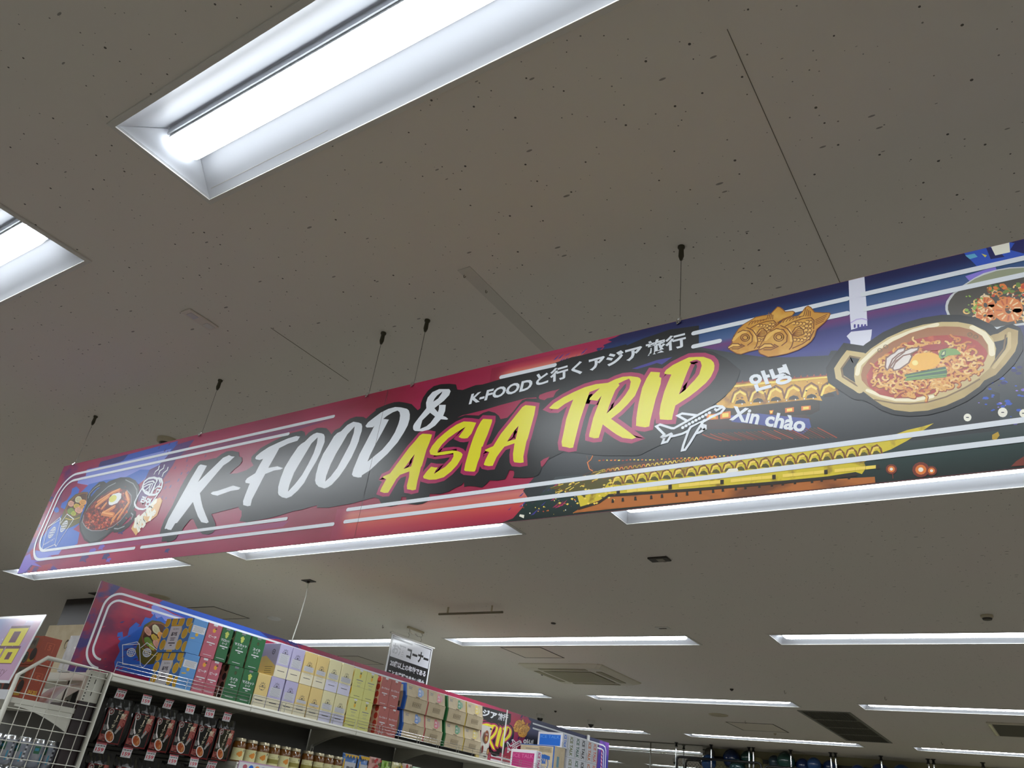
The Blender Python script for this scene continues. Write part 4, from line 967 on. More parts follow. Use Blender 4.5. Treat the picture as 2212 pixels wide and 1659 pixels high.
def make_bay(first):
    t = thing('gondola_bay', 'bay', 'shelving', (FX, GY, 0), 'gondola bays along the aisle')
    D = BX - FX
    b = MB(); b.box((D - 0.004, 0.02, 0.1), (D + 0.008, BAY - 0.02, SH_T - 0.02), m_peg)
    b.build('back_panel', t)
    for y in (0.0,) if not first else (0.02,):
        b = MB(); b.box((D - 0.02, y, 0), (D + 0.03, y + 0.03, SH_T - 0.001), m_postw, 0.002)
        for k in range(16):
            b.box((D + 0.0299, y + 0.011, 1.0 + k * 0.06), (D + 0.0304, y + 0.019, 1.03 + k * 0.06), m_slot)
        b.build('upright_post', t)
    b = MB(); b.box((D, 0.002, 0), (-0.01, BAY - 0.002, 0.14), m_shelf, 0.004); b.build('base_shelf', t)
    def shelf(z, d0, nm, rail=True):
        s = MB()
        s.box((D + 0.01, 0.001, z - 0.022), (-0.004, BAY - 0.001, z), m_shelf)
        # rolled lip: bright upper bead, flat face, return
        prof = [(-0.006, z), (-0.001, z + 0.001), (0.004, z - 0.003), (0.006, z - 0.010), (0.003, z - 0.014), (0.003, z - 0.034), (0.0, z - 0.037), (-0.008, z - 0.037), (-0.008, z - 0.022)]
        s.loft([[(x, 0.001, zz) for x, zz in prof], [(x, BAY - 0.001, zz) for x, zz in prof]], m_shelf)
        o = s.build(nm, t)
        if rail:
            r = MB(); r.box((0.0031, 0.004, z - 0.033), (0.0045, BAY - 0.004, z - 0.0155), m_shelf2); r.build('price_rail', o)
        for y in (0.018, BAY - 0.018):
            bb = MB(); bracket_mesh(bb, y, z - 0.0225, D + 0.02, -0.03, 0.11, 0.004, m_shelf); bb.build('shelf_bracket', o)
        return o
    top = shelf(SH_T, 0, 'top_shelf')
    if not first:
        shelf(SH_L, 0, 'lower_shelf')
    shelf(EYE - 0.25, 0, 'lower_shelf')
    g = MB()
    for z in (0.022, 0.040, 0.057):
        g.tube([(-0.014, 0.012, SH_T + z), (-0.014, BAY - 0.012, SH_T + z)], 0.0013, m_wire2, 6)
    for y in (0.012, 0.235, 0.265, 0.445, 0.655, 0.685, BAY - 0.012):
        g.tube([(-0.0125, y, SH_T - 0.002), (-0.0125, y, SH_T + 0.058)], 0.0014, m_wire2, 6)
    for y in (0.235, 0.655):
        g.tube([(-0.011, y, SH_T + 0.056)] + [(-0.011, y + 0.015 - 0.015 * math.cos(a * math.pi / 6), SH_T + 0.056 + 0.014 * math.sin(a * math.pi / 6)) for a in range(7)], 0.0014, m_wire2, 6)
    g.build('wire_guard', t)
    return t
bay0 = make_bay(True)
bay0['label'] = 'first gondola bay, hung with black peanut bags and price cards'
bay1 = make_bay(False)
BAYL = ['second gondola bay, with honey jars on the lower shelf', 'third gondola bay, with colourful snack pouches on the lower shelf', 'fourth gondola bay, under the cardboard drink cartons', 'fifth gondola bay, between the white oval-print pouch and the pink box', 'sixth gondola bay, under the brown carton', 'last gondola bay at the far end, under the white ice cup boxes']
for k in range(1, NB):
    o = bay1 if k == 1 else copy_tree(bay1)
    o.location = (FX, GY + BAY * k, 0)
    o['label'] = BAYL[k - 1]

# ------------------------------------------------------------------ second banner, standing on the gondola spine
L2, H2, Z2B = 6265, 490, EYE + 0.405
ban2 = thing('shelf_banner', 'long crimson K-FOOD banner standing along the top of the gondola', 'banner', (BX, 2.31, Z2B), rz=math.pi / 2)
def sheet2(lift=0.2):
    return Sheet((0, 0, 0), (0.001, 0, 0), (0, 0, 0.001), (0, -1, 0), lift / 1000, (0.5, 0.5, L2 - 0.5, H2 - 0.5))
m_back2 = mat('print shelf backdrop', (146, 30, 68), 0.32)
ramp(m_back2, 0, [(0.0, (94, 30, 78)), (0.25, (120, 28, 70)), (1.4, (84, 28, 78)), (1.75, (132, 34, 70)), (2.6, (150, 40, 78)), (3.6, (176, 40, 84)), (4.4, (150, 36, 80)), (4.7, (40, 44, 90)), (5.4, (40, 46, 84)), (6.3, (40, 44, 110))])
warp(m_back2, (166, 34, 68), 3.0, 0.45, 0.62, (1, 1, 2))
for i, (a, b_) in enumerate(((0, 2.08), (2.081, 4.170), (4.171, L2 / 1000))):
    mb = MB(); mb.box((a, 0, 0), (b_, 0.005, H2 / 1000), m_side); mb.f.pop(2); mb.m.pop(2)
    mb.add([(a, 0, 0), (b_, 0, 0), (b_, 0, H2 / 1000), (a, 0, H2 / 1000)], [(0, 1, 2, 3)], m_back2); mb.build('panel', ban2)
s = sheet2()
m_w2 = mat('print shelf wash', (52, 40, 110), 0.32); noisy(m_w2, (140, 26, 62), 6.0, 0.44, 0.54, 4, (1, 1, 1.6))
s.poly([(0, 0), (260, 0), (200, 40), (60, 60), (70, 200), (40, 330), (120, 490), (0, 490)], m_w2, 0)
s.poly([(405, 490), (385, 470), (420, 455), (480, 440), (700, 420), (1000, 430), (1290, 470), (1330, 490)], ink('blue'), 1)
s.poly([(1150, 490), (1240, 465), (1330, 478), (1460, 470), (1560, 490)], ink('darkblue'), 2)
s.poly([(345, 440), (360, 400), (400, 385), (500, 380), (900, 330), (1000, 380), (800, 420), (500, 432), (360, 452)], ink('lav'), 2)
s.poly([(200, 250), (225, 262), (240, 235), (262, 250), (258, 290), (285, 330), (320, 320), (330, 370), (365, 372), (380, 405), (400, 380), (430, 400), (480, 370), (520, 395), (600, 400), (700, 380), (760, 300), (740, 60), (260, 60), (240, 100), (250, 160), (225, 190), (232, 212), (205, 225)], ink('blue2'), 3)
random.seed(11)
for i in range(46):
    x, y, l = random.gauss(330, 170), random.uniform(60, 440), random.uniform(8, 26)
    if 20 < x < 420:
        s.poly([(x, y), (x + l, y + l * .3), (x + l * 1.7, y + l), (x + l * .7, y + l * .7)], ink(random.choice(['crimson', 'purple', 'darkblue', 'crimson'])), 4)
for i in range(30):
    x, y, l = random.gauss(1480, 90), random.uniform(450, 490), random.uniform(10, 30)
    s.poly([(x, y), (x + l, y - l * .2), (x + l * 1.7, y - l * .6), (x + l * .6, y - l * .4)], ink(random.choice(['darkblue', 'purple', 'crimson'])), 4)
def fit(name, x0, x1, y0, y1):
    """map a piece of the long banner's artwork onto a rectangle of this one"""
    pts = [q for it in ART[name] for r in ([it[5]] if it[0] == 's' else it[3 if it[0] == 'p' else 4]) for q in r]
    a0, a1 = min(q[0] for q in pts), max(q[0] for q in pts); b0, b1 = min(q[1] for q in pts), max(q[1] for q in pts)
    return lambda p: (x0 + (p[0] - a0) / (a1 - a0) * (x1 - x0), y0 + (p[1] - b0) / (b1 - b0) * (y1 - y0))
place(s, 'basket', fit('basket', 338, 510, 122, 372), 5)
place(s, 'passport', fit('passport', 252, 482, 98, 240), 8)
m_sky2 = mat('print shelf night', (36, 40, 88), 0.32)
ramp(m_sky2, 2, [(0.0, (150, 40, 80)), (0.06, (24, 22, 50)), (0.3, (16, 18, 44)), (0.4, (58, 62, 110)), (0.42, (30, 36, 78)), (0.49, (36, 42, 84))])
s.poly([(4545, 490), (4560, 470), (4610, 460), (4590, 430), (4540, 330), (4500, 260), (4470, 200), (4460, 120), (4560, 60), (5900, 40), (6060, 490)], m_sky2, 4)
for i in range(40):
    x, y = random.gauss(4470, 50), random.uniform(90, 490); l = random.uniform(8, 30)
    s.poly([(x, y), (x + l, y + l * .6), (x + l * 1.4, y + l * 1.4), (x + l * .4, y + l * .9)], ink(random.choice(['navy', 'pinkline', 'navy'])), 5)
m_endw = mat('print shelf end', (52, 44, 140), 0.32); noisy(m_endw, (120, 60, 170), 5.0, 0.45, 0.6)
s.build('paint_splash', ban2)
s = sheet2(0.5); s.poly([(5980, 0), (L2, 0), (L2, 490), (6040, 490)], m_endw, 5); s.build('end_print', ban2)
s = sheet2(0.6); W2 = ink('white')
s.stroke(roundrect_path(62, 50, 4000, 455, 95), 12, W2, 5)
s.stroke(roundrect_path(92, 95, 4000, 417, 62), 12, W2, 5)
for a, b_, v in ((4000, 6120, 52), (4000, 6080, 84), (4640, 6120, 448), (4646, 6080, 406)):
    s.stroke([(a, v), (b_, v)], 14, W2, 5)
s.stroke([(6120, 52), (6170, 62), (6196, 100), (6200, 250), (6196, 400), (6170, 438), (6120, 448)], 14, W2, 6)
s.stroke([(6080, 84), (6130, 95), (6150, 130), (6152, 250), (6150, 380), (6130, 398), (6080, 406)], 14, W2, 6)
s.stroke([(6100, 390), (6112, 120)], 26, ink('pinkline'), 7)
for k in range(7):
    s.stroke([(6096, 370 - k * 36), (6116, 352 - k * 36)], 9, ink('lampwhite'), 8)
s.build('border_stripe', ban2)
s = sheet2(0.9)
fx = lambda p: (4195 + (p[0] - 2980) * 1.2, 455 + (p[1] - 466) * 1.12)
s.poly([(2400, 490 - 60), (4240, 470), (4250, 400), (4200, 360), (2400, 330)], ink('black'), 0)
for it in ART['title2']:
    if it[0] == 'd':
        s.poly([[fx(q) for q in r] for r in it[4]], ink('black'), 1)
        for r in it[4]:
            s.stroke([(fx(q)[0] + 8, fx(q)[1] - 14) for q in r], 76, ink('black'), 1, True)
s.build('brush_stroke', ban2)
s = sheet2(1.1); place(s, 'title2', fx, 2); tag(s.build('title_lettering', ban2), 'yellow TRIP lettering with pink outline')
s = sheet2(1.2)
s.text('K-FOODと行く', (2880, 398), (3560, 388), (2880, 455), W2, 4, .035)
s.text('くアジア', (3560, 378), (4015, 382), (3560, 440), W2, 4, .04); s.text('旅行', (4025, 385), (4195, 395), (4028, 448), W2, 4, .03)
tag(s.build('caption_lettering', ban2), 'white Japanese caption on the black band')
s = sheet2(1.2); s.text('안녕', (4500, 222), (4680, 236), (4498, 292), W2, 4, .045); tag(s.build('greeting_lettering', ban2), 'white Korean greeting')
s = sheet2(1.3); place(s, 'taiyaki', lambda p: (4305 + (p[0] - 3090) * 1.25, 300 + (p[1] - 335) * 1.2), 4); s.build('fish_cake_picture', ban2)
bb = [q for it in ART['plane'] for q in it[5]]
px0, px1 = min(q[0] for q in bb), max(q[0] for q in bb); py0, py1 = min(q[1] for q in bb), max(q[1] for q in bb)
s = sheet2(1.3); place(s, 'plane', lambda p: (4225 + (p[0] - px0) / (px1 - px0) * 245, 100 + (p[1] - py0) / (py1 - py0) * 165), 4); s.build('airplane_icon', ban2)
mb = MB(); mb.box((4.160, -0.004, 0.02), (4.178, -0.0015, H2 / 1000 + 0.004), mat('white joint strip', (226, 226, 226), 0.4)); mb.build('joint_strip', ban2)
mb = MB(); mb.box((5.735, -0.012, 0.41), (5.785, -0.0015, H2 / 1000 + 0.012), mat('white joint strip')); mb.build('top_clip', ban2)

# ------------------------------------------------------------------ price cards, hooks and peanut bags of the first bay
m_card = mat('price card', (192, 190, 190), 0.35); m_red = mat('card red', (176, 30, 52), 0.4); m_ink = mat('card ink', (50, 48, 52), 0.5); m_grey = mat('card grey', (120, 120, 126), 0.5)
m_bagk = mat('black glossy pouch film', (12, 11, 13), 0.16, coat=0.6); m_bagr = mat('pouch dark red', (92, 22, 24), 0.2); m_pepper = mat('pouch pink print', (150, 82, 74), 0.22)
m_cream = mat('pouch cream print', (206, 196, 168), 0.25); m_spoon = mat('pouch white spoon', (206, 200, 196), 0.22); m_nut = mat('pouch chili nuts', (150, 66, 30), 0.25); m_silver = mat('pouch silver print', (140, 136, 132), 0.25)
noisy(m_nut, (176, 116, 66), 60, 0.5, 0.6); noisy(m_pepper, (120, 40, 40), 70, 0.5, 0.56)
def make_card():
    t = thing('price_card', 'card', 'price card', group='159 price cards')
    b = MB(); b.box((0, -0.0275, -0.046), (0.0012, 0.0275, 0.0), m_card); b.build('card', t)
    s = Sheet((0.0012, -0.0275, -0.046), (0, 1, 0), (0, 0, 1), (1, 0, 0), 0.0001)
    s.rect(0.001, 0.040, 0.054, 0.0455, m_red, 0); s.line('159', 0.006, 0.008, 0.0165, m_red, 1, 0.03, width=0.043)
    for k in range(6): s.rect(0.004 + k * 0.0078, 0.0305, 0.010 + k * 0.0078, 0.0365, m_ink if k % 2 else m_grey, 1)
    for k in range(4): s.rect(0.005 + k * 0.009, 0.0025, 0.012 + k * 0.009, 0.0045, m_grey, 1)
    tag(s.build('card_print', t), 'red 159 figures'); return t
m_hook = mat('dull hook wire', (58, 57, 55), 0.5, 0.5)
def make_hook():
    t = thing('peg_hook', 'hook', 'hook', group='peg hooks of the first bay')
    b = MB(); b.tube([(BX - FX + 0.034, 0, -0.022), (0.04 - 0.06, 0, -0.022), (-0.012, 0, -0.015), (-0.012, 0, -0.008)], 0.0022, m_hook, 8); b.build('prong', t)
    b = MB(); b.tube([(BX - FX + 0.034, 0, 0.0), (-0.004, 0, -0.004), (-0.004, 0.02, -0.004), (-0.004, -0.02, -0.004)], 0.0015, m_hook, 6); b.build('card_arm', t)
    return t
def make_bag():
    t = thing('peanut_bag', 'bag', 'snack bag', group='black peanut bags')
    W, H = 0.067, 0.216
    b = MB(); rows = 14; cols = 9; rng = random.Random(4)
    for side in (1, -1):
        k0 = len(b.v); i = b.mi(m_bagk)
        for r in range(rows + 1):
            for c in range(cols + 1):
                u, v = c / cols * 2 - 1, r / rows
                puff = (1 - u * u) * min(1, v * 5) * min(1, max(0, (0.80 - v)) * 4) * 0.016
                wrk = rng.uniform(-.0016, .0016) if 0 < r < rows and 0 < c < cols else 0
                if v > 0.78: wrk = 0.004 * math.sin(c * 1.9 + r)
                b.v.append((side * puff + wrk * side * .8 + 0.001 * side, u * W * (1 - 0.03 * math.sin(v * 3.1)), v * H - H))
        for r in range(rows):
            for c in range(cols):
                q = (k0 + r * (cols + 1) + c, k0 + r * (cols + 1) + c + 1, k0 + (r + 1) * (cols + 1) + c + 1, k0 + (r + 1) * (cols + 1) + c)
                b.f.append(q if side > 0 else q[::-1]); b.m.append(i)
    b.build('pouch', t, smooth=True)
    s = Sheet((0.0185, -W, -H), (0, 1.0, 0), (0, 0, 1.1), (1, 0, 0), 0.0002)
    s.poly([(0.008, 0.006), (0.126, 0.006), (0.124, 0.150), (0.010, 0.152)], m_bagr, 0)
    s.poly([(0.013, 0.012), (0.121, 0.012), (0.119, 0.146), (0.015, 0.148)], m_bagk, 1)
    s.poly([(0.086, 0.070), (0.104, 0.066), (0.122, 0.090), (0.124, 0.150), (0.100, 0.152), (0.090, 0.110)], m_pepper, 2)
    s.line('麻辣', 0.088, 0.112, 0.026, m_cream, 3, 0.02, width=0.03)
    s.ell(0.030, 0.136, 0.015, 0.015, m_silver, 2); s.ell(0.030, 0.136, 0.011, 0.011, m_bagr, 3); s.ell(0.030, 0.136, 0.006, 0.006, m_silver, 4)
    for j, ch in enumerate('ピーナッツ'):
        x, y = 0.068 - j * 0.004, 0.132 - j * 0.021
        if ch == 'ー': s.stroke([(x + .008, y + .014), (x + .006, y - 0.002)], 0.005, m_cream, 4)
        else:
            s.line(ch, x, y, 0.018, m_cream, 4, 0.05, width=0.018); s.line(ch, x + .0007, y + .0006, 0.0168, m_bagk, 5, 0.0, width=0.0168)
    s.poly([(0.018, 0.140), (0.024, 0.128), (0.034, 0.085), (0.048, 0.066), (0.042, 0.060), (0.030, 0.078)], m_spoon, 3)
    s.ell(0.064, 0.036, 0.030, 0.021, m_spoon, 3, 20, -0.7); s.ell(0.065, 0.036, 0.0255, 0.0165, m_nut, 4, 20, -0.7)
    s.poly([(0.082, 0.052), (0.092, 0.048), (0.108, 0.080), (0.098, 0.086)], m_silver, 3)
    for k in range(5): s.stroke([(0.014, 0.020 + k * .005), (0.046, 0.016 + k * .006)], 0.004, m_pepper, 2)
    for k in range(4): s.stroke([(0.020 + k * .004, 0.058), (0.016 + k * .007, 0.080)], 0.003, m_silver, 2)
    s.build('pouch_print', t)
    return t
card0, hook0, bag0 = make_card(), make_hook(), make_bag()
CY = [2.404, 2.552, 2.689, 2.828, 2.959, 3.082]
nth = ['first', 'second', 'third', 'fourth', 'fifth', 'last']
fst = True
for row, z in enumerate((EYE + 0.345, EYE + 0.092)):
    rn = ('in the upper row', 'in the lower row')[row]
    for k, y in enumerate(CY):
        y = y + 0.012 - (0.012 if row else 0)
        c = card0 if fst else copy_tree(card0); h = hook0 if fst else copy_tree(hook0); b = bag0 if fst else copy_tree(bag0); fst = False
        random.seed(row * 10 + k)
        c.location = (-4.024, y, z - 0.002 * (k % 2)); c.rotation_euler = (0, random.uniform(-.12, .22), random.uniform(-.12, .12))
        h.location = (-4.02, y, z)
        b.location = (-4.052, y + 0.028 + random.uniform(-.006, .006), z - 0.040 + random.uniform(-.004, .004)); b.rotation_euler = (random.uniform(-.03, .03), 0.03, random.uniform(-.12, .12))
        c['label'] = 'red and white 159 price card, %s from the near end %s' % (nth[k], rn)
        h['label'] = 'wire peg hook carrying the %s bag %s' % (nth[k], 'of the upper row' if row == 0 else 'of the lower row')
        b['label'] = 'black peanut bag, %s from the near end of the %s' % (nth[k], 'upper row' if row == 0 else 'lower row')
# ------------------------------------------------------------------ cartons on the top shelf
def carton(name, label, group, y0, y1, z0, z1, depth, body, xf=-4.02, rot=0.0, bev=0.0018):
    """an Empty at the front bottom left corner; x runs back to front, y along the shelf"""
    t = thing(name, label, 'carton', (xf, y0, z0), group, rot)
    b = MB(); b.box((-depth, 0.0006, 0.0004), (0, y1 - y0 - 0.0006, z1 - z0 - 0.0004), body, bev)
    b.build('carton_body', t)
    w, h = y1 - y0, z1 - z0
    f = Sheet((0, 0, 0), (0, 1, 0), (0, 0, 1), (1, 0, 0), 0.0002, (0.001, 0.001, w - 0.001, h - 0.001))
    sd = Sheet((-depth, 0, 0), (1, 0, 0), (0, 0, 1), (0, -1, 0), -0.0003, (0.001, 0.001, depth - 0.001, h - 0.001))
    return t, f, sd, w, h
paper = lambda k, rgb, r=0.42: mat('paper ' + k, rgb, r)
p_white, p_dark, p_grey = paper('white', (212, 212, 216)), paper('ink', (58, 56, 62)), paper('grey text', (120, 120, 126))
def bars(f, x, y, w, n, m, layer=3, dy=0.006, t=0.0016, seed=1):
    rg = random.Random(seed)
    for k in range(n):
        a = w * rg.uniform(.0, .12); c = w * rg.uniform(.8, 1.0)
        f.rect(x + a, y - k * dy, x + c, y - k * dy + t, m, layer)
ZT0, ZT1, ZT2 = SH_T + 0.001, EYE + 0.590, EYE + 0.777
# blue lemon cartons
p_blue, p_lem, p_lemr, p_lempale = paper('sky blue', (92, 148, 208)), paper('lemon', (214, 170, 44)), paper('lemon rim', (226, 206, 120)), paper('deep sky blue', (66, 118, 186))
for tier, (y0, y1, z0, z1) in enumerate(((2.704, 2.802, ZT0, ZT1), (2.692, 2.790, ZT1, ZT2))):
    t, f, sd, w, h = carton('lemon_drink_carton', 'blue lemon print carton at the near end, %s of its stack' % ('lower' if tier == 0 else 'upper'), 'blue lemon cartons', y0, y1, z0, z1, 0.262, p_blue)
    f.rect(0.006, 0.112, w - 0.006, 0.150, p_white, 1); bars(f, 0.010, 0.143, w - 0.02, 5, p_grey, 2, seed=tier)
    f.ell(0.045, 0.104, 0.010, 0.010, p_lem, 0); f.poly([(0.012, 0.076), (0.040, 0.080), (0.038, 0.086), (0.012, 0.082)], p_lem, 1); f.rect(0, 0.066, w, 0.0668, p_lempale, 1)
    f.build('front_print', t)
    sd.rect(0, 0, 0.262, h, p_lempale, 0)
    for k, (x, y) in enumerate(((0.02, 0.165), (0.085, 0.168), (0.150, 0.165), (0.222, 0.168), (0.030, 0.105), (0.212, 0.102), (0.190, 0.040), (0.040, 0.040), (0.120, 0.012), (0.250, 0.03), (0.26, 0.13), (0.15, 0.115))):
        sd.ell(x, y, 0.027, 0.029, p_lemr, 1, 18); sd.ell(x, y, 0.0235, 0.0255, p_lem, 2, 18)
    sd.rect(0.066, 0.012, 0.168, 0.142, p_white, 4); sd.rect(0.066, 0.142, 0.168, 0.152, p_lem, 4)
    sd.line('BORN', 0.095, 0.122, 0.009, p_grey, 5, width=0.05); sd.line('흠가향', 0.090, 0.088, 0.022, p_dark, 5, 0.05, width=0.058); bars(sd, 0.092, 0.076, 0.05, 3, p_dark, 5, 0.007, 0.003); sd.rect(0.088, 0.046, 0.150, 0.052, p_dark, 5); sd.rect(0.108, 0.034, 0.128, 0.039, p_dark, 5)
    sd.build('side_print', t)
# pink, green, red and pineapple cartons share a layout: tab, fruit, name, two lines
p_pink, p_green, p_red, p_pine = paper('rose pink', (182, 92, 108)), paper('bottle green', (36, 98, 56)), paper('brick pink', (172, 92, 86)), paper('pale lime', (206, 204, 124))
p_tan, p_dot, p_or, p_gr, p_apple = paper('tan', (196, 160, 130)), paper('dark olive', (54, 56, 30)), paper('peach orange', (228, 146, 66)), paper('grape green', (184, 194, 92)), paper('apple red', (170, 52, 40))
def fruit_carton(kind, label, y0, y1, z0, z1, depth=0.19, xf=-4.02):
    body = {'ピーチ': p_pink, 'マスカット': p_green, 'スイカ': p_green, 'グレープフルーツ': p_red, 'パイン': p_pine}[kind]
    nm = {'ピーチ': 'peach_drink_carton', 'マスカット': 'muscat_drink_carton', 'スイカ': 'watermelon_drink_carton', 'グレープフルーツ': 'grapefruit_drink_carton', 'パイン': 'pineapple_drink_carton'}[kind]
    t, f, sd, w, h = carton(nm, label, 'fruit drink cartons', y0, y1, z0, z1, depth, body, xf)
    c = w / 2; tx = p_white if body is not p_pine else p_dark
    f.rect(c - 0.014, h - 0.012, c + 0.014, h - 0.001, p_grey if body is p_green else p_white, 1)
    if kind == 'ピーチ':
        f.ell(c, h - 0.036, 0.0115, 0.012, p_or, 1); f.ell(c + .004, h - 0.038, 0.006, 0.008, p_lem, 2); f.poly([(c, h - .026), (c + .012, h - .020), (c + .016, h - .026), (c + .004, h - .029)], p_dot, 2)
    elif kind == 'マスカット':
        for dx, dy in ((0, 0), (-.008, .004), (.008, .004), (-.004, -.008), (.005, -.008), (0, .010), (0, -.015)): f.ell(c + dx, h - 0.036 + dy, 0.0066, 0.0066, p_gr, 1, 10)
    elif kind == 'スイカ':
        f.ell(c, h - 0.036, 0.0085, 0.010, p_dot, 1); f.ell(c - .001, h - .037, .005, .0065, mat('paper melon stripe', (66, 84, 40), 0.4), 2)
    elif kind == 'パイン':
        f.ell(c, h - 0.042, 0.009, 0.014, p_lem, 1)
        for dx in (-.007, 0, .007): f.poly([(c + dx * .4 - .003, h - .030), (c + dx * 1.4, h - .012), (c + dx * .4 + .003, h - .030)], p_dot, 2)
    else:
        f.ell(c + 0.004, h - 0.022, 0.003, 0.003, p_dot, 1)
    if kind == 'パイン':
        bars(f, c - .034, h - .072, .068, 1, p_grey, 2, t=.005); bars(f, c - .024, h - .084, .048, 2, p_grey, 2); bars(f, c - .018, h - .104, .036, 2, p_grey, 2)
    else:
        tw = min(w - 0.02, 0.018 * len(kind) if len(kind) < 6 else 0.086)
        f.line(kind, c, h - 0.078, 0.016 if len(kind) < 6 else 0.013, tx, 2, 0.04, True, tw)
        if body is p_green: f.line('ミード', c, h - 0.094, 0.012, tx, 2, 0.04, True, 0.034)
        f.rect(c - 0.028, h - 0.107, c + 0.028, h - 0.101, tx, 2); f.rect(c - 0.008, h - 0.117, c + 0.010, h - 0.1125, tx, 2)
    f.rect(0.0, h * 0.40, w, h * 0.40 + 0.0007, p_dark, 1); bars(f, c - .03, 0.016, .06, 1, tx, 2, t=.0025)
    f.build('front_print', t)
    sb = mat('paper tan side', (192, 156, 128), 0.45) if body is not p_pine else paper('cream side', (226, 216, 150))
    sd.rect(0, 0, depth, h, sb, 0)
    if body is p_pine:
        for x, y in ((depth - .03, .15), (depth - .02, .045), (depth - .10, .10), (depth - .17, .15), (depth - .15, .04)):
            sd.ell(x, y, 0.020, 0.030, p_lem, 1)
            for k in (-1, 0, 1): sd.poly([(x - .006 + k * .006, y + .026), (x + k * .013, y + .052), (x + .006 + k * .006, y + .026)], p_dot, 2)
    else:
        dm = p_apple if body is p_red else p_dot
        for x in range(4):
            for y in range(4): sd.ell(depth - 0.025 - x * 0.055, 0.022 + y * 0.048 + (x % 2) * .02, 0.018, 0.021, dm, 1)
    sd.build('side_print', t)
fruit_carton('ピーチ', 'pink peach carton on top, against the upper blue lemon carton', 2.793, 2.890, ZT1, ZT2)
fruit_carton('ピーチ', 'pink peach carton below, beside the lower blue lemon carton', 2.804, 2.881, ZT0, ZT1)
fruit_carton('ピーチ', 'pink peach carton below, next to the tan dotted side', 2.883, 2.962, ZT0, ZT1, xf=-4.024)
fruit_carton('マスカット', 'green muscat carton on top, leaning against the upper pink carton', 2.893, 2.972, ZT1, ZT2)
fruit_carton('マスカット', 'green muscat carton on top, middle of the upper green three', 2.990, 3.104, ZT1, ZT2, 0.2)
fruit_carton('スイカ', 'green watermelon carton on top, last of the upper green three', 3.114, 3.220, ZT1, ZT2, 0.2)
fruit_carton('スイカ', 'green watermelon carton below, left of the lower green pair', 3.012, 3.116, ZT0, ZT1, 0.2)
fruit_carton('マスカット', 'green muscat carton below, right of the lower green pair', 3.118, 3.225, ZT0, ZT1, 0.2)
# two-tone coffee cartons
p_lav, p_cust, p_crm, p_iv = paper('lavender', (172, 166, 200)), paper('custard', (212, 186, 122)), paper('cream', (212, 204, 160)), paper('ivory base', (214, 206, 180))
p_lavb = paper('lavender base', (198, 196, 216)); p_stick = mat('glossy sticker', (190, 190, 196), 0.18)
def coffee_carton(col, base, label, y0, y1, z0, z1, hide=0.0, seed=0, sticker=True, xf=-4.02):
    t, f, sd, w, h = carton('coffee_carton', label, 'two tone coffee cartons', y0, y1, z0, z1, 0.2, col, xf)
    c = w / 2; b = h * 0.345
    f.rect(0, 0, w, b, base, 0); f.rect(0, b, w, b + 0.0008, p_grey, 1)
    e = h - 0.052 - hide
    if not sticker: e -= 0.02
    pts = [(c + 0.021 * math.cos(a * math.pi / 6), e + 0.019 * math.sin(a * math.pi / 6)) for a in range(7)]
    f.stroke(pts, 0.0022, p_dark, 1); f.stroke([(c - .025, e - .002), (c + .025, e - .002)], 0.0024, p_dark, 1)
    f.stroke([(c + 0.011 * math.cos(a * math.pi / 6), e + 0.010 * math.sin(a * math.pi / 6)) for a in range(7)], 0.002, p_dark, 1); f.ell(c, e + 0.004, 0.0045, 0.0045, p_dark, 2)
    for a in (-.012, 0, .012): f.stroke([(c + a - .004, e + .022), (c + a, e + .026 - abs(a) * .4), (c + a + .004, e + .022)], 0.0018, p_dark, 1)
    f.stroke([(c + 0.019 * math.cos(a * math.pi / 6), e - 0.007 - 0.012 * math.sin(a * math.pi / 6)) for a in range(7)], 0.0022, p_dark, 1)
    f.poly([(c - .006, e - .012), (c, e - .02), (c + .006, e - .012), (c, e - .015)], p_dark, 1)
    if sticker:
        f.rect(0.012, b + 0.012, w - 0.012, e - 0.004, p_stick, 3); bars(f, 0.015, e - 0.012, w - 0.03, 8, p_grey, 4, 0.0062, 0.0012, seed)
    bars(f, c - .030, b * 0.55, 0.060, 1, p_dark, 2, t=0.0035)
    f.build('front_print', t)
    if col is p_lav and not hide:
        sd.poly([(0, 0), (0.2, 0), (0.2, h * 0.30), (0.09, h * 0.62), (0, h * 0.52)], p_cust, 1); bars(sd, 0.10, 0.055, 0.075, 4, p_dark, 2, 0.012, 0.0022); sd.ell(0.15, 0.145, 0.014, 0.016, p_dark, 1); sd.ell(0.15, 0.145, 0.010, 0.012, p_lav, 2); sd.ell(0.15, 0.145, 0.004, 0.004, p_dark, 3)
        sd.build('side_print', t)
for k, (y0, y1, col, base, hide, lab) in enumerate(((3.338, 3.440, p_lav, p_iv, 0, 'lavender coffee carton on top, first of the upper row, side face showing'), (3.444, 3.548, p_lav, p_iv, .012, 'lavender coffee carton on top, second of the upper row'),
        (3.554, 3.660, p_cust, p_iv, .03, 'custard coffee carton on top, right after the lavender pair'), (3.664, 3.768, p_cust, p_iv, .034, 'custard coffee carton on top, before the upper cream pair'),
        (3.774, 3.886, p_crm, p_lavb, .03, 'cream coffee carton on top, left of the upper cream pair'), (3.892, 4.006, p_crm, p_lavb, .03, 'cream coffee carton on top, beside the upper pineapple cartons'))):
    coffee_carton(col, base, lab, y0, y1, ZT1, ZT2 + 0.008, hide, k)
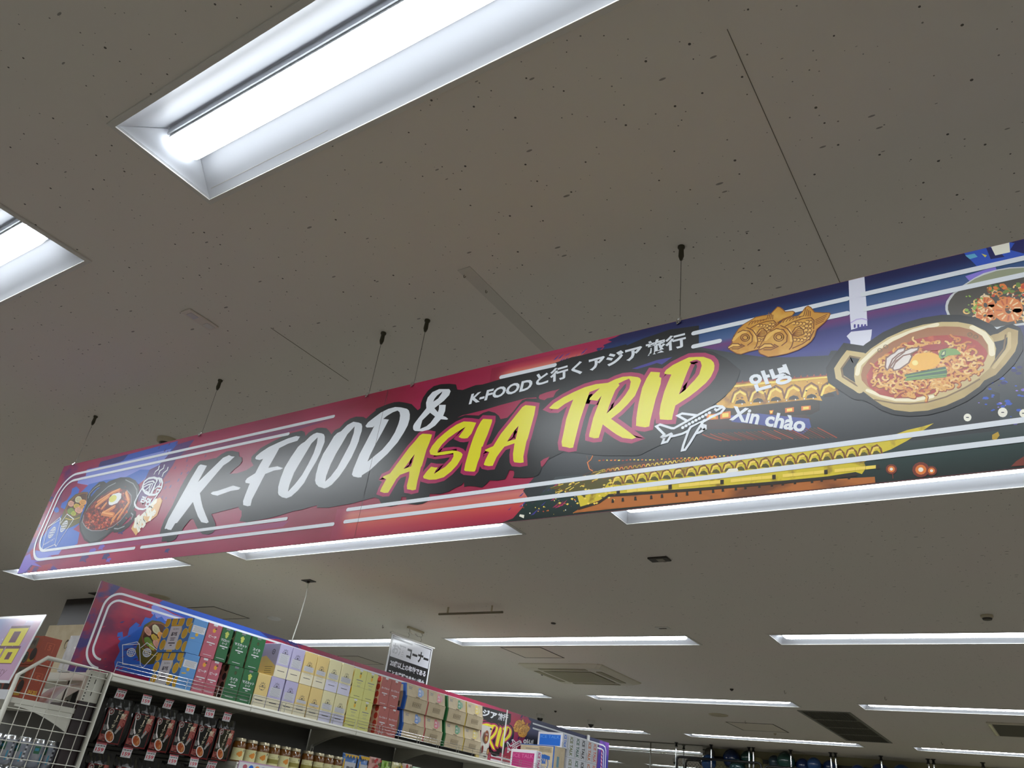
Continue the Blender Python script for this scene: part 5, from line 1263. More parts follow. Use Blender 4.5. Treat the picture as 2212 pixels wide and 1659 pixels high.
for k, (y0, y1, col, base, hide, lab) in enumerate(((3.229, 3.331, p_cust, p_iv, 0, 'custard coffee carton below without sticker, next to the green carton'), (3.333, 3.442, p_lav, p_iv, .004, 'lavender coffee carton below, first of the lower pair'), (3.450, 3.554, p_lav, p_iv, .012, 'lavender coffee carton below, second of the lower pair'),
        (3.556, 3.660, p_cust, p_iv, .036, 'custard coffee carton below, right after the lower lavender pair'), (3.666, 3.772, p_cust, p_iv, .04, 'custard coffee carton below, before the lower cream pair'), (3.776, 3.886, p_crm, p_lavb, .02, 'cream coffee carton below, left of the lower cream pair'), (3.892, 4.006, p_crm, p_lavb, .024, 'cream coffee carton below, beside the lower pineapple cartons'))):
    coffee_carton(col, base, lab, y0, y1, ZT0, ZT1, hide, 10 + k, k > 0)
for z0, z1, w_ in ((ZT0, ZT1, 'lower'), (ZT1, ZT2, 'upper')):
    fruit_carton('パイン', 'pale lime pineapple carton, left of the %s pair, fruit side showing' % w_, 4.020, 4.138, z0, z1)
    fruit_carton('パイン', 'pale lime pineapple carton, right of the %s pair' % w_, 4.142, 4.256, z0, z1, xf=-4.024)
    d = 0.03 if w_ == 'lower' else 0
    fruit_carton('グレープフルーツ', 'brick pink carton, left of the %s brick pink pair' % w_, 4.296 + d, 4.398 + d, z0, z1, 0.2)
    fruit_carton('グレープフルーツ', 'brick pink carton, right of the %s brick pink pair' % w_, 4.404 + d, 4.514 + d, z0, z1, 0.2, xf=-4.026)
# cardboard cartons with a sloping flap front
p_kraft = mat('kraft cardboard', (198, 183, 154), 0.7); noisy(p_kraft, (188, 171, 140), 12)
p_kraftd = mat('kraft dark marking', (84, 70, 52), 0.8)  # dark brown for barcodes, printed marks and thin lines on the cardboard
def kraft_carton(tint, cname, label, y0, y1, z0, z1, frame):
    xf = -4.03
    t = thing('cardboard_drink_carton', label, 'cardboard box', (xf, y0, z0), 'cardboard drink cartons')
    w, h, d = y1 - y0, z1 - z0, 0.21
    fm = paper(cname + ' edge', tint); mid = h * 0.52
    b = MB()
    prof = [(-d, 0.0004), (-0.003, 0.0004), (0.004, mid), (-0.004, mid + 0.002), (-0.022, h - 0.0004), (-d, h - 0.0004)]
    b.loft([[(x, 0.012, z) for x, z in prof], [(x, w - 0.001, z) for x, z in prof]], p_kraft)
    b.build('carton_body', t)
    b = MB(); prof2 = [(-d, 0.0004), (-0.008, 0.0004), (-0.001, mid), (-0.006, mid), (-0.026, h - 0.0004), (-d, h - 0.0004)]
    b.loft([[(x, 0.001, z) for x, z in prof2], [(x, 0.0118, z) for x, z in prof2]], fm); b.build('colour_band', t)
    nl = math.hypot(0.018, h - mid - .002); ay = Vector((-0.018, 0, h - mid - .002)) / nl
    s = Sheet((-0.004, 0.012, mid + 0.002), (0, 1, 0), tuple(ay), (ay.z, 0, -ay.x), 0.0003, (0.001, 0.001, w - 0.014, nl - 0.001))
    cx = (w - .012) * 0.62; bm = paper(cname + ' bottle', tuple(int(v * .8 + 50) for v in tint)); lt = paper(cname + ' splash', tuple(int(v * .4 + 115) for v in tint))
    s.ell(cx + .03, 0.045, 0.018, 0.022, lt, 0); s.poly([(cx - .018, .012), (cx + .018, .012), (cx + .024, .024), (cx + .018, .042), (cx + .019, .062), (cx + .012, .076), (cx - .012, .076), (cx - .019, .062), (cx - .018, .042), (cx - .024, .024)], bm, 1)
    s.line('과일', cx, 0.044, 0.018, p_white, 2, 0.03, True, 0.024); s.line('소주', cx, 0.020, 0.018, p_white, 2, 0.03, True, 0.026)
    bars(s, 0.016, 0.064, 0.045, 3, p_grey, 1, 0.007, 0.0035); s.rect((w - .012) * .42, 0.0, (w - .012) * .62, 0.006, p_kraftd, 2)
    s.build('flap_print', t)
    l2 = math.hypot(.007, mid); ay = Vector((0.007, 0, mid)) / l2
    s = Sheet((-0.003, 0.012, 0.0004), (0, 1, 0), tuple(ay), (ay.z, 0, -ay.x), 0.0003, (0.001, 0.001, w - 0.014, l2))
    x0, x1 = (w - .012) * .30, (w - .012) * .72
    s.rect(x0, .030, x1, .062, p_kraftd, 0); s.rect(x0 + .002, .032, x1 - .002, .060, p_kraft, 1)
    for k in range(14): s.rect(x0 + .004 + k * (x1 - x0 - .008) / 14, .035, x0 + .004 + (k + (.3 + .3 * (k % 3 == 0))) * (x1 - x0 - .008) / 14, .057, p_kraftd, 2)
    s.rect(0.004, mid - 0.004, w - .02, mid - 0.0024, p_kraftd, 1); s.build('barcode_print', t)
    if frame:
        s = Sheet((-d, 0.001, 0), (1, 0, 0), (0, 0, 1), (0, -1, 0), 0.0003, (0, 0, d - 0.03, h))
        s.poly([(0, .012), (d - .04, .012), (d - .034, mid), (d - .05, h - .012), (0, h - .012)], p_kraft, 0); s.ell(d - .10, h - .05, .03, .022, fm, 1); s.rect(d - .10, .020, d - .055, .055, p_kraftd, 1); s.build('side_print', t)
zc0, zc1, zc2 = EYE + 0.430, EYE + 0.610, EYE + 0.792
KR = (((36, 92, 176), 'blue', 4.592, 4.842), ((192, 66, 82), 'rose', 4.846, 5.062), ((38, 118, 66), 'green', 5.096, 5.338), ((206, 178, 60), 'yellow', 5.342, 5.574))
for z0, z1, w_ in ((zc0, zc1, 'lower'), (zc1, zc2, 'upper')):
    for tint, cn, y0, y1 in KR:
        d = 0.012 if w_ == 'lower' else 0.0
        kraft_carton(tint, cn, 'tan cardboard carton with %s bottle picture, %s of its stack' % (cn, w_), y0 + d, y1 + d, z0, z1, cn in ('blue', 'green'))
for k, (y0, y1) in enumerate(((4.60, 5.08), (5.10, 5.58))):
    t = thing('display_tray', 'low black tray under the %s cardboard cartons' % ('blue and rose' if k == 0 else 'green and yellow'), 'tray', (-4.05, y0, SH_T), 'black trays under the cartons')
    b = MB(); b.box((-0.22, 0, 0.0008), (0, y1 - y0, 0.0245), m_slot, 0.002); b.build('tray', t)
# standing pouch with oval print
m_pw = mat('pouch white film', (206, 202, 192), 0.22, coat=0.4); m_ov = mat('pouch oval red', (124, 36, 30), 0.3); m_gold = mat('pouch gold print', (196, 158, 84), 0.3)
def soft_pouch(name, label, group, w, h, th, body, seed=0, cat='pouch', loc=(0, 0, 0), rz=0.0):
    t = thing(name, label, cat, loc, group, rz)
    b = MB(); R, C = 12, 8; rg = random.Random(seed); i = b.mi(body)
    for side in (1, -1):
        k0 = len(b.v)
        for r in range(R + 1):
            for c in range(C + 1):
                u, v = c / C * 2 - 1, r / R
                puff = th * (1 - abs(u) ** 3) * min(1.0, (1 - v) * 1.6) * (0.4 + .6 * min(1, v * 6 + .55))
                e = rg.uniform(-.0014, .0014) if 0 < c < C and 0 < r < R else 0
                b.v.append((side * (puff + 0.0008) + side * e, w / 2 + u * w / 2 * (1 - .02 * math.sin(v * 3.14)), v * h))
        for r in range(R):
            for c in range(C):
                q = (k0 + r * (C + 1) + c, k0 + r * (C + 1) + c + 1, k0 + (r + 1) * (C + 1) + c + 1, k0 + (r + 1) * (C + 1) + c)
                b.f.append(q if side > 0 else q[::-1]); b.m.append(i)
    b.build('pouch', t, smooth=True)
    return t, Sheet((th + .002, 0, 0), (0, 1, 0), (0, 0, 1), (1, 0, 0), 0.0002, (0.002, 0.004, w - .002, h - .004))
t, s = soft_pouch('oval_print_pouch', 'white upright pouch with red oval print, right of the cardboard cartons', None, 0.135, 0.25, 0.018, m_pw, 1, loc=(-4.05, 5.60, SH_T + .0015))
s.ell(.055, .165, .034, .050, m_ov, 0); s.ell(.055, .165, .029, .044, m_gold, 1); s.ell(.055, .165, .027, .042, m_ov, 2); s.ell(.056, .152, .016, .020, m_gold, 3); s.line('유자', .055, .175, .018, m_pw, 3, .03, True, .034)
s.ell(.100, .062, .017, .030, m_ov, 1); s.ell(.100, .060, .011, .020, m_gold, 2); s.ell(.020, .07, .012, .028, m_ov, 1); s.rect(.09, .225, .118, .238, p_dark, 1); s.rect(.045, .018, .085, .026, p_dark, 1); s.build('pouch_print', t)
t = thing('small_yellow_packet', 'small yellow packet at the foot of the white oval print pouch', 'packet', (-4.035, 5.548, SH_T)); b = MB(); b.box((-0.03, 0, 0.0006), (0, 0.048, 0.03), mat('packet yellow', (196, 176, 108), 0.4), 0.004); b.build('packet', t)
# iced-drink boxes
p_iw, p_ib, p_ip = paper('ice box white', (206, 208, 216)), paper('ice box blue', (24, 104, 206)), paper('ice box magenta', (168, 48, 112))
def ice_box(label, y0, y1, z0, z1, tint, wide, xf=-4.024, depth=0.27):
    t, f, sd, w, h = carton('ice_drink_box', label, 'white ice drink boxes', y0, y1, z0, z1, depth, p_iw, xf)

    f.text('ICE TALK', (w * .30, h * .92), (w * .30, h * .06), (w * .78, h * .92), tint, 2, 0.04); f.rect(w * .03, 0.01, w * .18, h * .4, mat('paper ice box grey', (176, 178, 182), .4), 1)  # vertical lettering and a light grey panel at the lower left
    f.build('front_print', t)
    if wide:
        sd.rect(0.02, h * .10, depth - .02, h * .84, tint, 1); lt = mat('paper blue panel text' if tint is p_ib else 'paper magenta panel text', (90, 150, 226) if tint is p_ib else (196, 104, 150), .42); sd.line('ICE TALK', depth / 2, h * .58, h * .2, lt, 2, 0.01, True, depth - .06); sd.build('side_print', t)
ice_box('white box with magenta ICE TALK panel, in front on the shelf', 6.432, 6.524, EYE + 0.41, EYE + 0.570, p_ip, True)
t = thing('drink_box', 'white and pink box under the magenta ICE TALK box', 'carton', (-4.024, 6.432, SH_T)); b = MB(); b.box((-0.27, 0, 0.0006), (0, 0.092, 0.0046), p_iw); b.build('box_base', t)
t, f, sd, w, h = carton('brown_shipping_carton', 'brown shipping carton with blue round print under the blue ICE TALK box', None, 6.74, 6.93, SH_T + .001, EYE + 0.648, 0.375, p_kraft, -4.024)
p_cb = paper('carton blue', (44, 96, 170))
sd.rect(0.360, 0, 0.375, h, p_cb, 1); sd.rect(0, h - .008, .4, h, p_cb, 1); sd.rect(0.210, h - .058, 0.340, h - .018, p_kraftd, 1); sd.rect(0.213, h - .055, 0.337, h - .021, p_kraft, 2)
for k in range(16): sd.rect(0.218 + k * .0073, h - .052, 0.2215 + k * .0073, h - .024, p_kraftd, 3)
sd.ell(0.235, 0.085, .085, .080, p_cb, 1, 26); sd.ell(0.235, 0.085, .077, .072, p_kraft, 2, 26); sd.line('과일', .235, .085, .045, p_cb, 3, .04, True, .11); sd.line('아이스', .235, .040, .030, p_cb, 3, .02, True, .09); sd.poly([(.18, .135), (.27, .165), (.33, .15), (.33, .12), (.25, .13)], p_cb, 4)
sd.rect(0.06, h - .04, .20, h - .034, p_grey, 1); sd.build('side_print', t)
f.rect(0.05, 0.07, 0.09, 0.16, mat('paper carton teal', (96, 140, 160), .5), 1); f.rect(0.095, 0.0, 0.0965, h, p_kraftd, 2); f.build('front_print', t)
ice_box('white box with blue ICE TALK panel, on the brown carton', 6.862, 6.962, EYE + 0.6485, EYE + 0.776, p_ib, True)
IC = [('blue', (38, 96, 190)), ('olive', (108, 116, 70)), ('green', (60, 100, 84)), ('black', (34, 36, 44)), ('orange', (196, 112, 66)), ('coral', (206, 110, 92))]
for z0, z1, w_ in ((SH_T + .001, EYE + 0.585, 'lower'), (EYE + 0.5855, EYE + 0.779, 'upper')):
    for k, (cn, rgb) in enumerate(IC):
        y0 = 6.972 + k * 0.1005
        if k == 0: continue
        y0 = 6.982 + (k - 1) * 0.1185
        ice_box('white box with %s ICE TALK letters, %s tier at the far end' % (cn, w_), y0, y0 + 0.1165, z0, z1, paper('ice ' + cn, rgb), False, -4.024 - 0.004 * (k % 2))

# ------------------------------------------------------------------ lower shelf: honey jars and snack pouches
m_jar = mat('honey jar glass', (104, 62, 16), 0.08, spec=0.6, coat=0.5); m_lid = mat('jar lid', (188, 178, 150), 0.3, 0.6); m_lab = mat('jar label', (206, 200, 150), 0.4); m_lab2 = mat('jar label band', (140, 130, 60), 0.4); m_orn = mat('jar citrus print', (204, 130, 46), 0.4); m_leaf = mat('jar leaf print', (84, 98, 46), 0.4)
def make_jar(front):
    t = thing('honey_jar', 'jar', 'jar', group='honey citron jars')
    b = MB(); b.lathe([(0.0, 0.0006), (0.036, 0.0006), (0.0395, 0.006), (0.040, 0.084), (0.0385, 0.096), (0.034, 0.106), (0.031, 0.110), (0.031, 0.114)], m_jar, 28); smooth_by_angle(b.build('glass_jar', t), 50)
    b = MB(); b.lathe([(0.0325, 0.109), (0.0345, 0.111), (0.0345, 0.1225), (0.0325, 0.1262), (0.0, 0.1262)], m_lid, 28); smooth_by_angle(b.build('lid', t), 40)
    b = MB(); n = 16; i = b.mi(m_lab)
    R = 0.0408; ring = lambda z, r=R, a0=-1.15, a1=1.15: [(r * math.cos(a0 + (a1 - a0) * k / n), r * math.sin(a0 + (a1 - a0) * k / n), z) for k in range(n + 1)]
    b.loft([ring(0.010), ring(0.074)], m_lab, False, False)
    if front:
        for a, z, r in ((0.0, 0.045, .010), (0.22, 0.050, .010), (0.12, 0.038, .010), (-.15, .042, .009), (.3, .04, .008)):
            c = [(0.0414 * math.cos(a + r * math.cos(q) / R), 0.0414 * math.sin(a + r * math.cos(q) / R), z + r * math.sin(q)) for q in [j * .63 for j in range(10)]]; b.add(c, [tuple(range(10))], m_orn)
        for a, z in ((-.38, .05), (-.3, .036), (.42, .052), (.1, .060), (-.42, .040)):
            c = [(0.0411 * math.cos(a + dx / R), 0.0411 * math.sin(a + dx / R), z + dz) for dx, dz in ((-.011, -.004), (0, -.005), (.011, .004), (0, .006))]; b.add(c, [(0, 1, 2, 3)], m_leaf)
    else:
        b.loft([ring(0.022, .0411), ring(0.046, .0411)], m_lab2, False, False); b.loft([ring(0.052, .0411, -.5, .1), ring(0.054, .0411, -.5, .1)], m_lab2, False, False)
    b.loft([ring(0.058, .0411, .62, .82), ring(0.070, .0411, .62, .82)], p_dark, False, False); b.build('label', t)
    return t
jf, jb_ = make_jar(True), make_jar(False); uf = ub = True
JY = [3.287, 3.38, 3.467, 3.559, 3.641, 3.725, 3.835, 3.932, 4.018, 4.102]
nth10 = ['first', 'second', 'third', 'fourth', 'fifth', 'sixth', 'seventh', 'eighth', 'ninth', 'tenth']
for k, y in enumerate(JY):
    fr = k in (0, 1, 2, 4)
    if fr: o = jf if uf else copy_tree(jf); uf = False
    else: o = jb_ if ub else copy_tree(jb_); ub = False
    o.location = (-4.098 - (0.006 if k in (1, 3) else 0), y, SH_L); o.rotation_euler = (0, 0, -0.35 + 0.12 * math.sin(k * 2.1))
    o['label'] = '%s honey jar from the near end of the row, %s' % (nth10[k], 'citrus picture label' if fr else 'plain banded label')
t = thing('shelf_strip', 'pink edged white promotion strip along the jar shelf front', 'price strip', (-3.992, 3.232, SH_L - 0.04)); s = Sheet((0.0012, 0, 0), (0, 1, 0), (0, 0, 1), (1, 0, 0), 0.0001)
b = MB(); b.box((0, 0, 0), (0.0012, 0.80, 0.05), mat('strip lilac', (186, 150, 178), .4)); b.build('strip', t)
s.rect(.006, .004, .39, .043, p_white, 1); s.rect(.41, .004, .79, .043, p_white, 1)
for k in range(7): s.ell(.05 + k * .045, .022, .016, .012, [p_pink, p_ib, p_or, p_lav][k % 4], 2)
s.build('strip_print', t)
PO = [('blue and yellow pouch with grey panel, beside the jars', (74, 120, 186), (190, 190, 196), 4.204, .142), ('smaller blue and yellow pouch, second from the jars', (76, 122, 190), (188, 192, 200), 4.335, .095), ('rose pink cherry print pouch', (196, 140, 128), (186, 56, 60), 4.452, .118), ('lime green snack pouch between the rose and cream ones', (132, 176, 62), (176, 206, 110), 4.575, .10),
      ('cream and yellow pouch after the lime one', (196, 190, 130), (192, 160, 40), 4.685, .105), ('cream and red strawberry print pouch', (206, 184, 170), (190, 60, 56), 4.80, .11), ('mint green pouch, last of the snack row', (176, 206, 170), (120, 170, 110), 4.915, .105)]
for k, (lab, c1, c2, y, w) in enumerate(PO):
    m1 = mat('snack film %d' % k, c1, 0.2, coat=.5); m2 = mat('snack print %d' % k, c2, 0.3)
    t, s = soft_pouch('snack_pouch', lab, 'snack pouches on the lower shelf', w, 0.155 + 0.004 * (k % 3), 0.016, m1, 20 + k, loc=(-4.09, y - w / 2, SH_L + .0015))
    rg = random.Random(k)
    if k < 2:
        s.rect(w * .12, .0, w * .85, .105, m2, 0); s.line('PINO', w * .5, .06, .02, p_dark, 1, .04, True, w * .45)
        for j in range(5): s.poly([(w * .2 * j, .155), (w * .2 * j + .02, .13), (w * .2 * j + .04, .155)], p_lem, 1)
        s.rect(0, .05, w * .1, .12, p_lem, 1)
    else:
        for j in range(9): s.ell(rg.uniform(.01, w - .01), rg.uniform(.05, .15), rg.uniform(.006, .018), rg.uniform(.006, .018), [m2, m_leaf, m2][j % 3], j)
    s.build('pouch_print', t)
# ------------------------------------------------------------------ end shelving unit in front of the gondola, with a wire side panel
EX0, EX1, EY0, EY1 = -4.90, -4.0, 1.875, 2.312
t = thing('end_shelving_unit', 'white end shelving unit with a wire mesh side panel, left of the gondola', 'shelving', (EX1, EY0, 0))
DY = EY1 - EY0
b = MB()
tp = EYE + 0.405
outline = [(0, 0.1), (0, EYE + 0.310), (0.100, tp), (DY - 0.006, tp), (DY - 0.006, 0.1)]
b.tube([(0.004, y, z) for y, z in outline], 0.0105, m_postw, 10, closed=True)
side = b.build('panel_frame', t, smooth=True)
b = MB()
def ytop(y): return EYE + 0.310 + (tp - EYE - 0.310) * min(1, y / 0.100)
for k in range(1, 7):
    y = k * DY / 7
    b.tube([(0.004, y, 0.1), (0.004, y, ytop(y))], 0.0022, m_postw, 6)
z = 0.2
while z < tp - 0.02:
    y0 = 0.0 if z < EYE + 0.31 else (z - EYE - 0.31) / (tp - EYE - 0.31) * 0.1
    b.tube([(0.0075, y0, z), (0.0075, DY - 0.006, z)], 0.0022, m_postw, 6); z += 0.0655
b.build('wire_mesh', side)
b = MB(); b.box((-0.055, DY - 0.100, EYE + 0.255), (-0.012, DY - 0.012, tp - 0.006), m_postw, 0.002)
for k in range(2):
    b.box((-0.0121, DY - 0.060, EYE + 0.285 + k * 0.055), (-0.0117, DY - 0.054, EYE + 0.306 + k * 0.055), m_slot)
for k in range(9): b.box((-0.0121, DY - 0.092, EYE + 0.262 + k * 0.014), (-0.0117, DY - 0.086, EYE + 0.268 + k * 0.014), m_slot)
b.build('top_post', t)
b = MB(); b.box((-0.05, DY - 0.102, 0), (-0.014, DY - 0.014, EYE + 0.254), mat('dark maroon post', (36, 22, 22), 0.45)); b.build('upright_post', t)
b = MB(); b.box((EX0 - EX1, DY - 0.013, 0.1), (-0.012, DY - 0.006, EYE + 0.25), m_peg); b.build('back_panel', t)
b = MB(); b.box((EX0 - EX1, DY - 0.012, EYE + 0.36), (-0.06, DY - 0.006, tp - 0.008), m_postw); b.build('top_rail', t)
for nm, z in (('upper_shelf', EYE + 0.218), ('lower_shelf', EYE - 0.180)):
    b = MB(); b.box((EX0 - EX1, 0.03, z - 0.024), (-0.02, DY - 0.014, z), m_shelf, 0.002)
    sh = b.build(nm, t)
    b = MB(); n = 12
    top = [(DY - 0.105 - (DY - 0.155) * k / n, z - 0.0245) for k in range(n + 1)]
    bot = [(DY - 0.105 - (DY - 0.155) * k / n, z - 0.034 - 0.075 * (1 - k / n) ** 1.7) for k in range(n, -1, -1)]
    b.loft([[(-0.028, p[0], p[1]) for p in top + bot], [(-0.022, p[0], p[1]) for p in top + bot]], m_shelf); b.build('shelf_bracket', sh)
b = MB(); b.box((EX0 - EX1, 0.02, 0), (-0.02, DY - 0.015, 0.1), m_shelf); b.build('base', t)
# sloping white paper sheet and tag behind the mesh
t = thing('paper_sheet', 'curved white paper sheet behind the wire mesh, under the top rail', 'paper', (-4.16, 2.10, EYE + 0.2195))
b = MB(); n = 10
b.loft([[(-0.10 - 0.02 * math.sin(k * .3), 0.02 + 0.115 * k / n, 0.001 + 0.10 * math.sin(k / n * 1.5)) for k in range(n + 1)], [(0.06 - 0.02 * math.sin(k * .3), 0.02 + 0.115 * k / n, 0.001 + 0.115 * math.sin(k / n * 1.5)) for k in range(n + 1)]], mat('white paper', (196, 192, 196), .6), False, False)
o = b.build('sheet', t, smooth=True)
m2 = o.modifiers.new('thick', 'SOLIDIFY'); m2.thickness = 0.0012
# orange cartons on the upper end shelf
p_org, p_orgd, p_olv, p_choc = paper('burnt orange', (186, 84, 48)), paper('deep orange', (156, 64, 36)), paper('olive block', (120, 108, 84)), paper('chocolate', (48, 30, 22))
for k, (z0, z1, lab) in enumerate(((EYE + 0.2195, EYE + 0.375, 'orange printed carton on the end shelf, lower of two'), (EYE + 0.3755, EYE + 0.512, 'orange printed carton on the end shelf, upper of two'))):
    t, f, sd, w, h = carton('orange_carton', lab, 'orange cartons on the end shelf', 1.985, 2.080, z0, z1, 0.27, p_org, -4.13)
    f.rect(0, 0, w, h, p_orgd, 0); f.stroke([(w * .3, h * .55), (w * .3, h * .8), (w * .7, h * .8), (w * .7, h * .5)], .003, p_org, 1); f.line('5', w * .5, h * .55, h * .2, p_org, 1, .04, True); f.line('커피', w * .5, h * .15, h * .16, p_lem if k == 0 else p_org, 1, .03, True); f.build('front_print', t)
    for dx in (0.0, 0.135):
        sd.rect(.012 + dx, h * .55, .10 + dx, h * .93, p_olv, 1); sd.line('라떼', .055 + dx, h * .66, h * .2, p_choc, 2, .03, True, .05); sd.ell(.10 + dx, h * .36, .028, .030, p_choc, 2)
        sd.ell(.035 + dx, h * .25, .024, .027, mat('paper deep green', (32, 66, 50), .4), 2); sd.ell(.035 + dx, h * .25, .018, .021, p_olv, 3); sd.ell(.035 + dx, h * .25, .013, .015, mat('paper deep green', (32, 66, 50), .4), 4)
        sd.rect(.065 + dx, h * .10, .12 + dx, h * .20, p_lem, 1)
    sd.build('side_print', t)
# shrink-wrapped cans
m_can = mat('silver can', (176, 178, 186), 0.28, 0.55); noisy(m_can, (150, 156, 170), 30); m_cang = mat('can green print', (58, 104, 76), 0.3, 0.2); m_cant = mat('can teal print', (70, 140, 168), 0.3, 0.2); m_cane = mat('can end', (206, 208, 212), 0.2, 0.9)
def make_can():
    t = thing('drink_can', 'can', 'can', group='silver drink cans on the end shelf')
    b = MB(); b.lathe([(0.0, 0.003), (0.024, 0.0006), (0.0265, 0.003), (0.0330, 0.012), (0.0331, 0.105)], m_can, 24, cap=False); smooth_by_angle(b.build('can_body', t), 50)
    b = MB(); b.lathe([(0.0331, 0.105), (0.0290, 0.117), (0.0272, 0.1195), (0.0272, 0.1225), (0.0258, 0.1225), (0.0250, 0.117), (0.0, 0.116)], m_cane, 24, cap=False); smooth_by_angle(b.build('can_top', t), 40)
    b = MB(); R = 0.0336
    cyl = lambda a0, a1, z0, z1, m, r=R: b.loft([[(r * math.cos(a0 + (a1 - a0) * k / 6), r * math.sin(a0 + (a1 - a0) * k / 6), z) for k in range(7)] for z in (z0, z1)], m, False, False)
    cyl(-1.3, -.55, .060, .092, m_cang); cyl(-1.2, -.7, .072, .084, m_cant, .0339)
    for k in range(8): cyl(.15, .42, .022 + k * .0095, .0275 + k * .0095, p_dark if k % 2 else p_white)
    cyl(-.2, -.02, .02, .06, m_cant); b.build('can_print', t)
    return t
can0 = make_can(); fst = True
CAN = [(-4.075, 1.926), (-4.082, 1.995), (-4.078, 2.064), (-4.082, 2.133), (-4.092, 2.203)]
for tier in (0, 1):
    for k, (x, y) in enumerate(CAN):
        o = can0 if fst else copy_tree(can0); fst = False
        o.location = (x - (0.02 if tier == 0 else 0), y, EYE - 0.1795 + tier * 0.1236 + (0.0 if tier == 0 else 0.0002)); o.rotation_euler = (0, 0, 0.5 * math.sin(k * 2.3 + tier))
        o['label'] = 'silver and green can, %s from the left in the %s row behind the wire mesh' % (nth10[k], 'upper' if tier else 'lower')
for o in [o for o in COL.objects if o.get('category') == 'can']:
    if o.location.z > EYE - 0.1: o.location.z = EYE - 0.1795 + 0.125
# tan carton and wrapped white board behind the banner, on the far side of the gondola
t, f, sd, w, h = carton('tan_shipping_carton', 'tan shipping carton behind the orange cartons, far side of the gondola', None, 2.60, 3.05, SH_T + .001, EYE + 0.735, 0.60, p_kraft, -4.80)
sd.line('取扱注意', .42, h - .085, .045, p_kraftd, 1, 0.02, width=.14); sd.ell(.30, .21, .022, .028, p_kraftd, 1); sd.ell(.30, .205, .014, .02, p_kraft, 2); sd.rect(.36, .12, .38, .22, p_kraftd, 1); sd.build('side_print', t)
b = MB(); m_wrap = mat('clear wrapped white', (206, 206, 208), 0.08, coat=0.8)
t = thing('wrapped_white_package', 'white glossy wrapped package beside the end of the shelf banner', 'package', (-4.475, 2.335, SH_T + 0.001)); rg = random.Random(8); n = 9
b.box((-0.10, 0.006, 0), (0, 0.05, 0.195), m_wrap, 0.004)
b.loft([[(-0.10 + 0.10 * k / n, 0.004 + rg.uniform(-.003, .002), 0.002 + 0.191 * j / 12) for k in range(n + 1)] for j in range(13)], m_wrap, False, False); b.build('package', t, smooth=True)
b = MB(); b.box((-5.4, 2.36, 0), (-4.46, 2.36 + BAY * NB, SH_T), m_shelf)
tag(b.build('gondola_rear_side'), 'far side of the gondola shelving under the tan carton', 'shelving')

# ------------------------------------------------------------------ corner sign on the end unit
SW, SHH = 0.70, 0.322
t = thing('product_sign', 'pink laminated sign with big yellow lettering, at the left edge', 'sign', (-4.0, 1.852, EYE + 0.268))
t.rotation_euler = (-0.13, 0, 0)
b = MB(); b.box((-SW, 0, 0), (0, 0.003, SHH), mat('sign white', (216, 216, 220), 0.2, coat=.6)); b.build('sign_board', t)
s = Sheet((-SW, 0, 0), (1, 0, 0), (0, 0, 1), (0, -1, 0), 0.0003, (0.001, 0.001, SW - .001, SHH - .001))
m_sg = mat('sign sky print', (190, 150, 178), 0.16, coat=.6); ramp(m_sg, 0, [(-0.70, (120, 150, 200)), (-0.40, (150, 156, 200)), (-0.22, (190, 156, 184)), (0.0, (186, 150, 176))]); warp(m_sg, (150, 160, 208), 6.0, .5, .7)
s.rect(.012, .012, SW - .012, SHH - .012, m_sg, 0)
m_sy = mat('sign yellow', (222, 210, 70), 0.16, coat=.6); m_sd = mat('sign plum', (96, 52, 70), 0.2)
def glyph_block(x0, y0, x1, y1, hole):
    s.poly([(x0 - .006, y0 - .004), (x1 + .004, y0 - .004), (x1 + .006, y1 + .012), (x0 - .002, y1 + .012)], m_sd, 2); s.rect(x0, y0, x1, y1, m_sy, 3)
    cx, cy = (x0 + x1) / 2, (y0 + y1) / 2; s.rect(cx - hole, cy - hole * .8, cx + hole, cy + hole * .8, m_sd, 4)
X = SW
glyph_block(X - .275, .172, X - .095, .258, .034); glyph_block(X - .212, .090, X - .078, .158, .022); glyph_block(X - .352, .090, X - .228, .158, .022)
for j, (ch, x) in enumerate((('新', X - .69), ('商', X - .535))):
    s.line(ch, x + .004, .102, .150, m_sd, 2, .05, width=.15); s.line(ch, x, .096, .150, m_sy, 3, .04, width=.15)
s.text('New Tasty', (X - .42, .034), (X - .085, .026), (X - .41, .078), mat('sign script', (110, 60, 90), .3), 3)
for k in range(14):
    random.seed(k); s.ell(X - random.uniform(.02, .6), random.uniform(.02, .30), .003, .003, p_white, 2, 8)
tag(s.build('sign_print', t), 'yellow characters on a pink and blue sky')
b = MB(); b.box((-0.45, 0.003, -0.05), (-0.40, 0.006, 0.2), m_postw); b.build('sign_holder', t)
t = thing('plastic_price_rail', 'clear plastic price rail under the corner sign at the left edge', 'price strip', (-4.0, 1.872, EYE + 0.226)); b = MB(); b.box((EX0 - EX1, 0, -0.025), (-0.02, 0.004, 0.018), mat('glossy rail', (200, 200, 204), .12, coat=.6), .001); b.build('rail', t)
# ------------------------------------------------------------------ things on the ceiling
m_plate = mat('dark bronze plate', (62, 58, 52), 0.45, .3); m_beige = mat('beige plastic', (186, 176, 150), 0.5); m_offw = mat('off-white plastic', (214, 212, 206), 0.45); m_lens = mat('black lens', (12, 12, 13), 0.12, coat=.5); m_gap = mat('hatch gap', (88, 84, 76), 0.8); m_hatch = mat('hatch board', (222, 215, 202), 0.85, spec=.2); m_grille = mat('cream grille', (150, 142, 112), 0.6)
def box_thing(name, label, cat, x, y, sx, sy, d, m, group=None, part='plate'):
    t = thing(name, label, cat, (x, y, CEIL), group); b = MB(); b.box((-sx / 2, -sy / 2, -d), (sx / 2, sy / 2, -0.0004), m, min(.002, d * .3)); b.build(part, t); return t
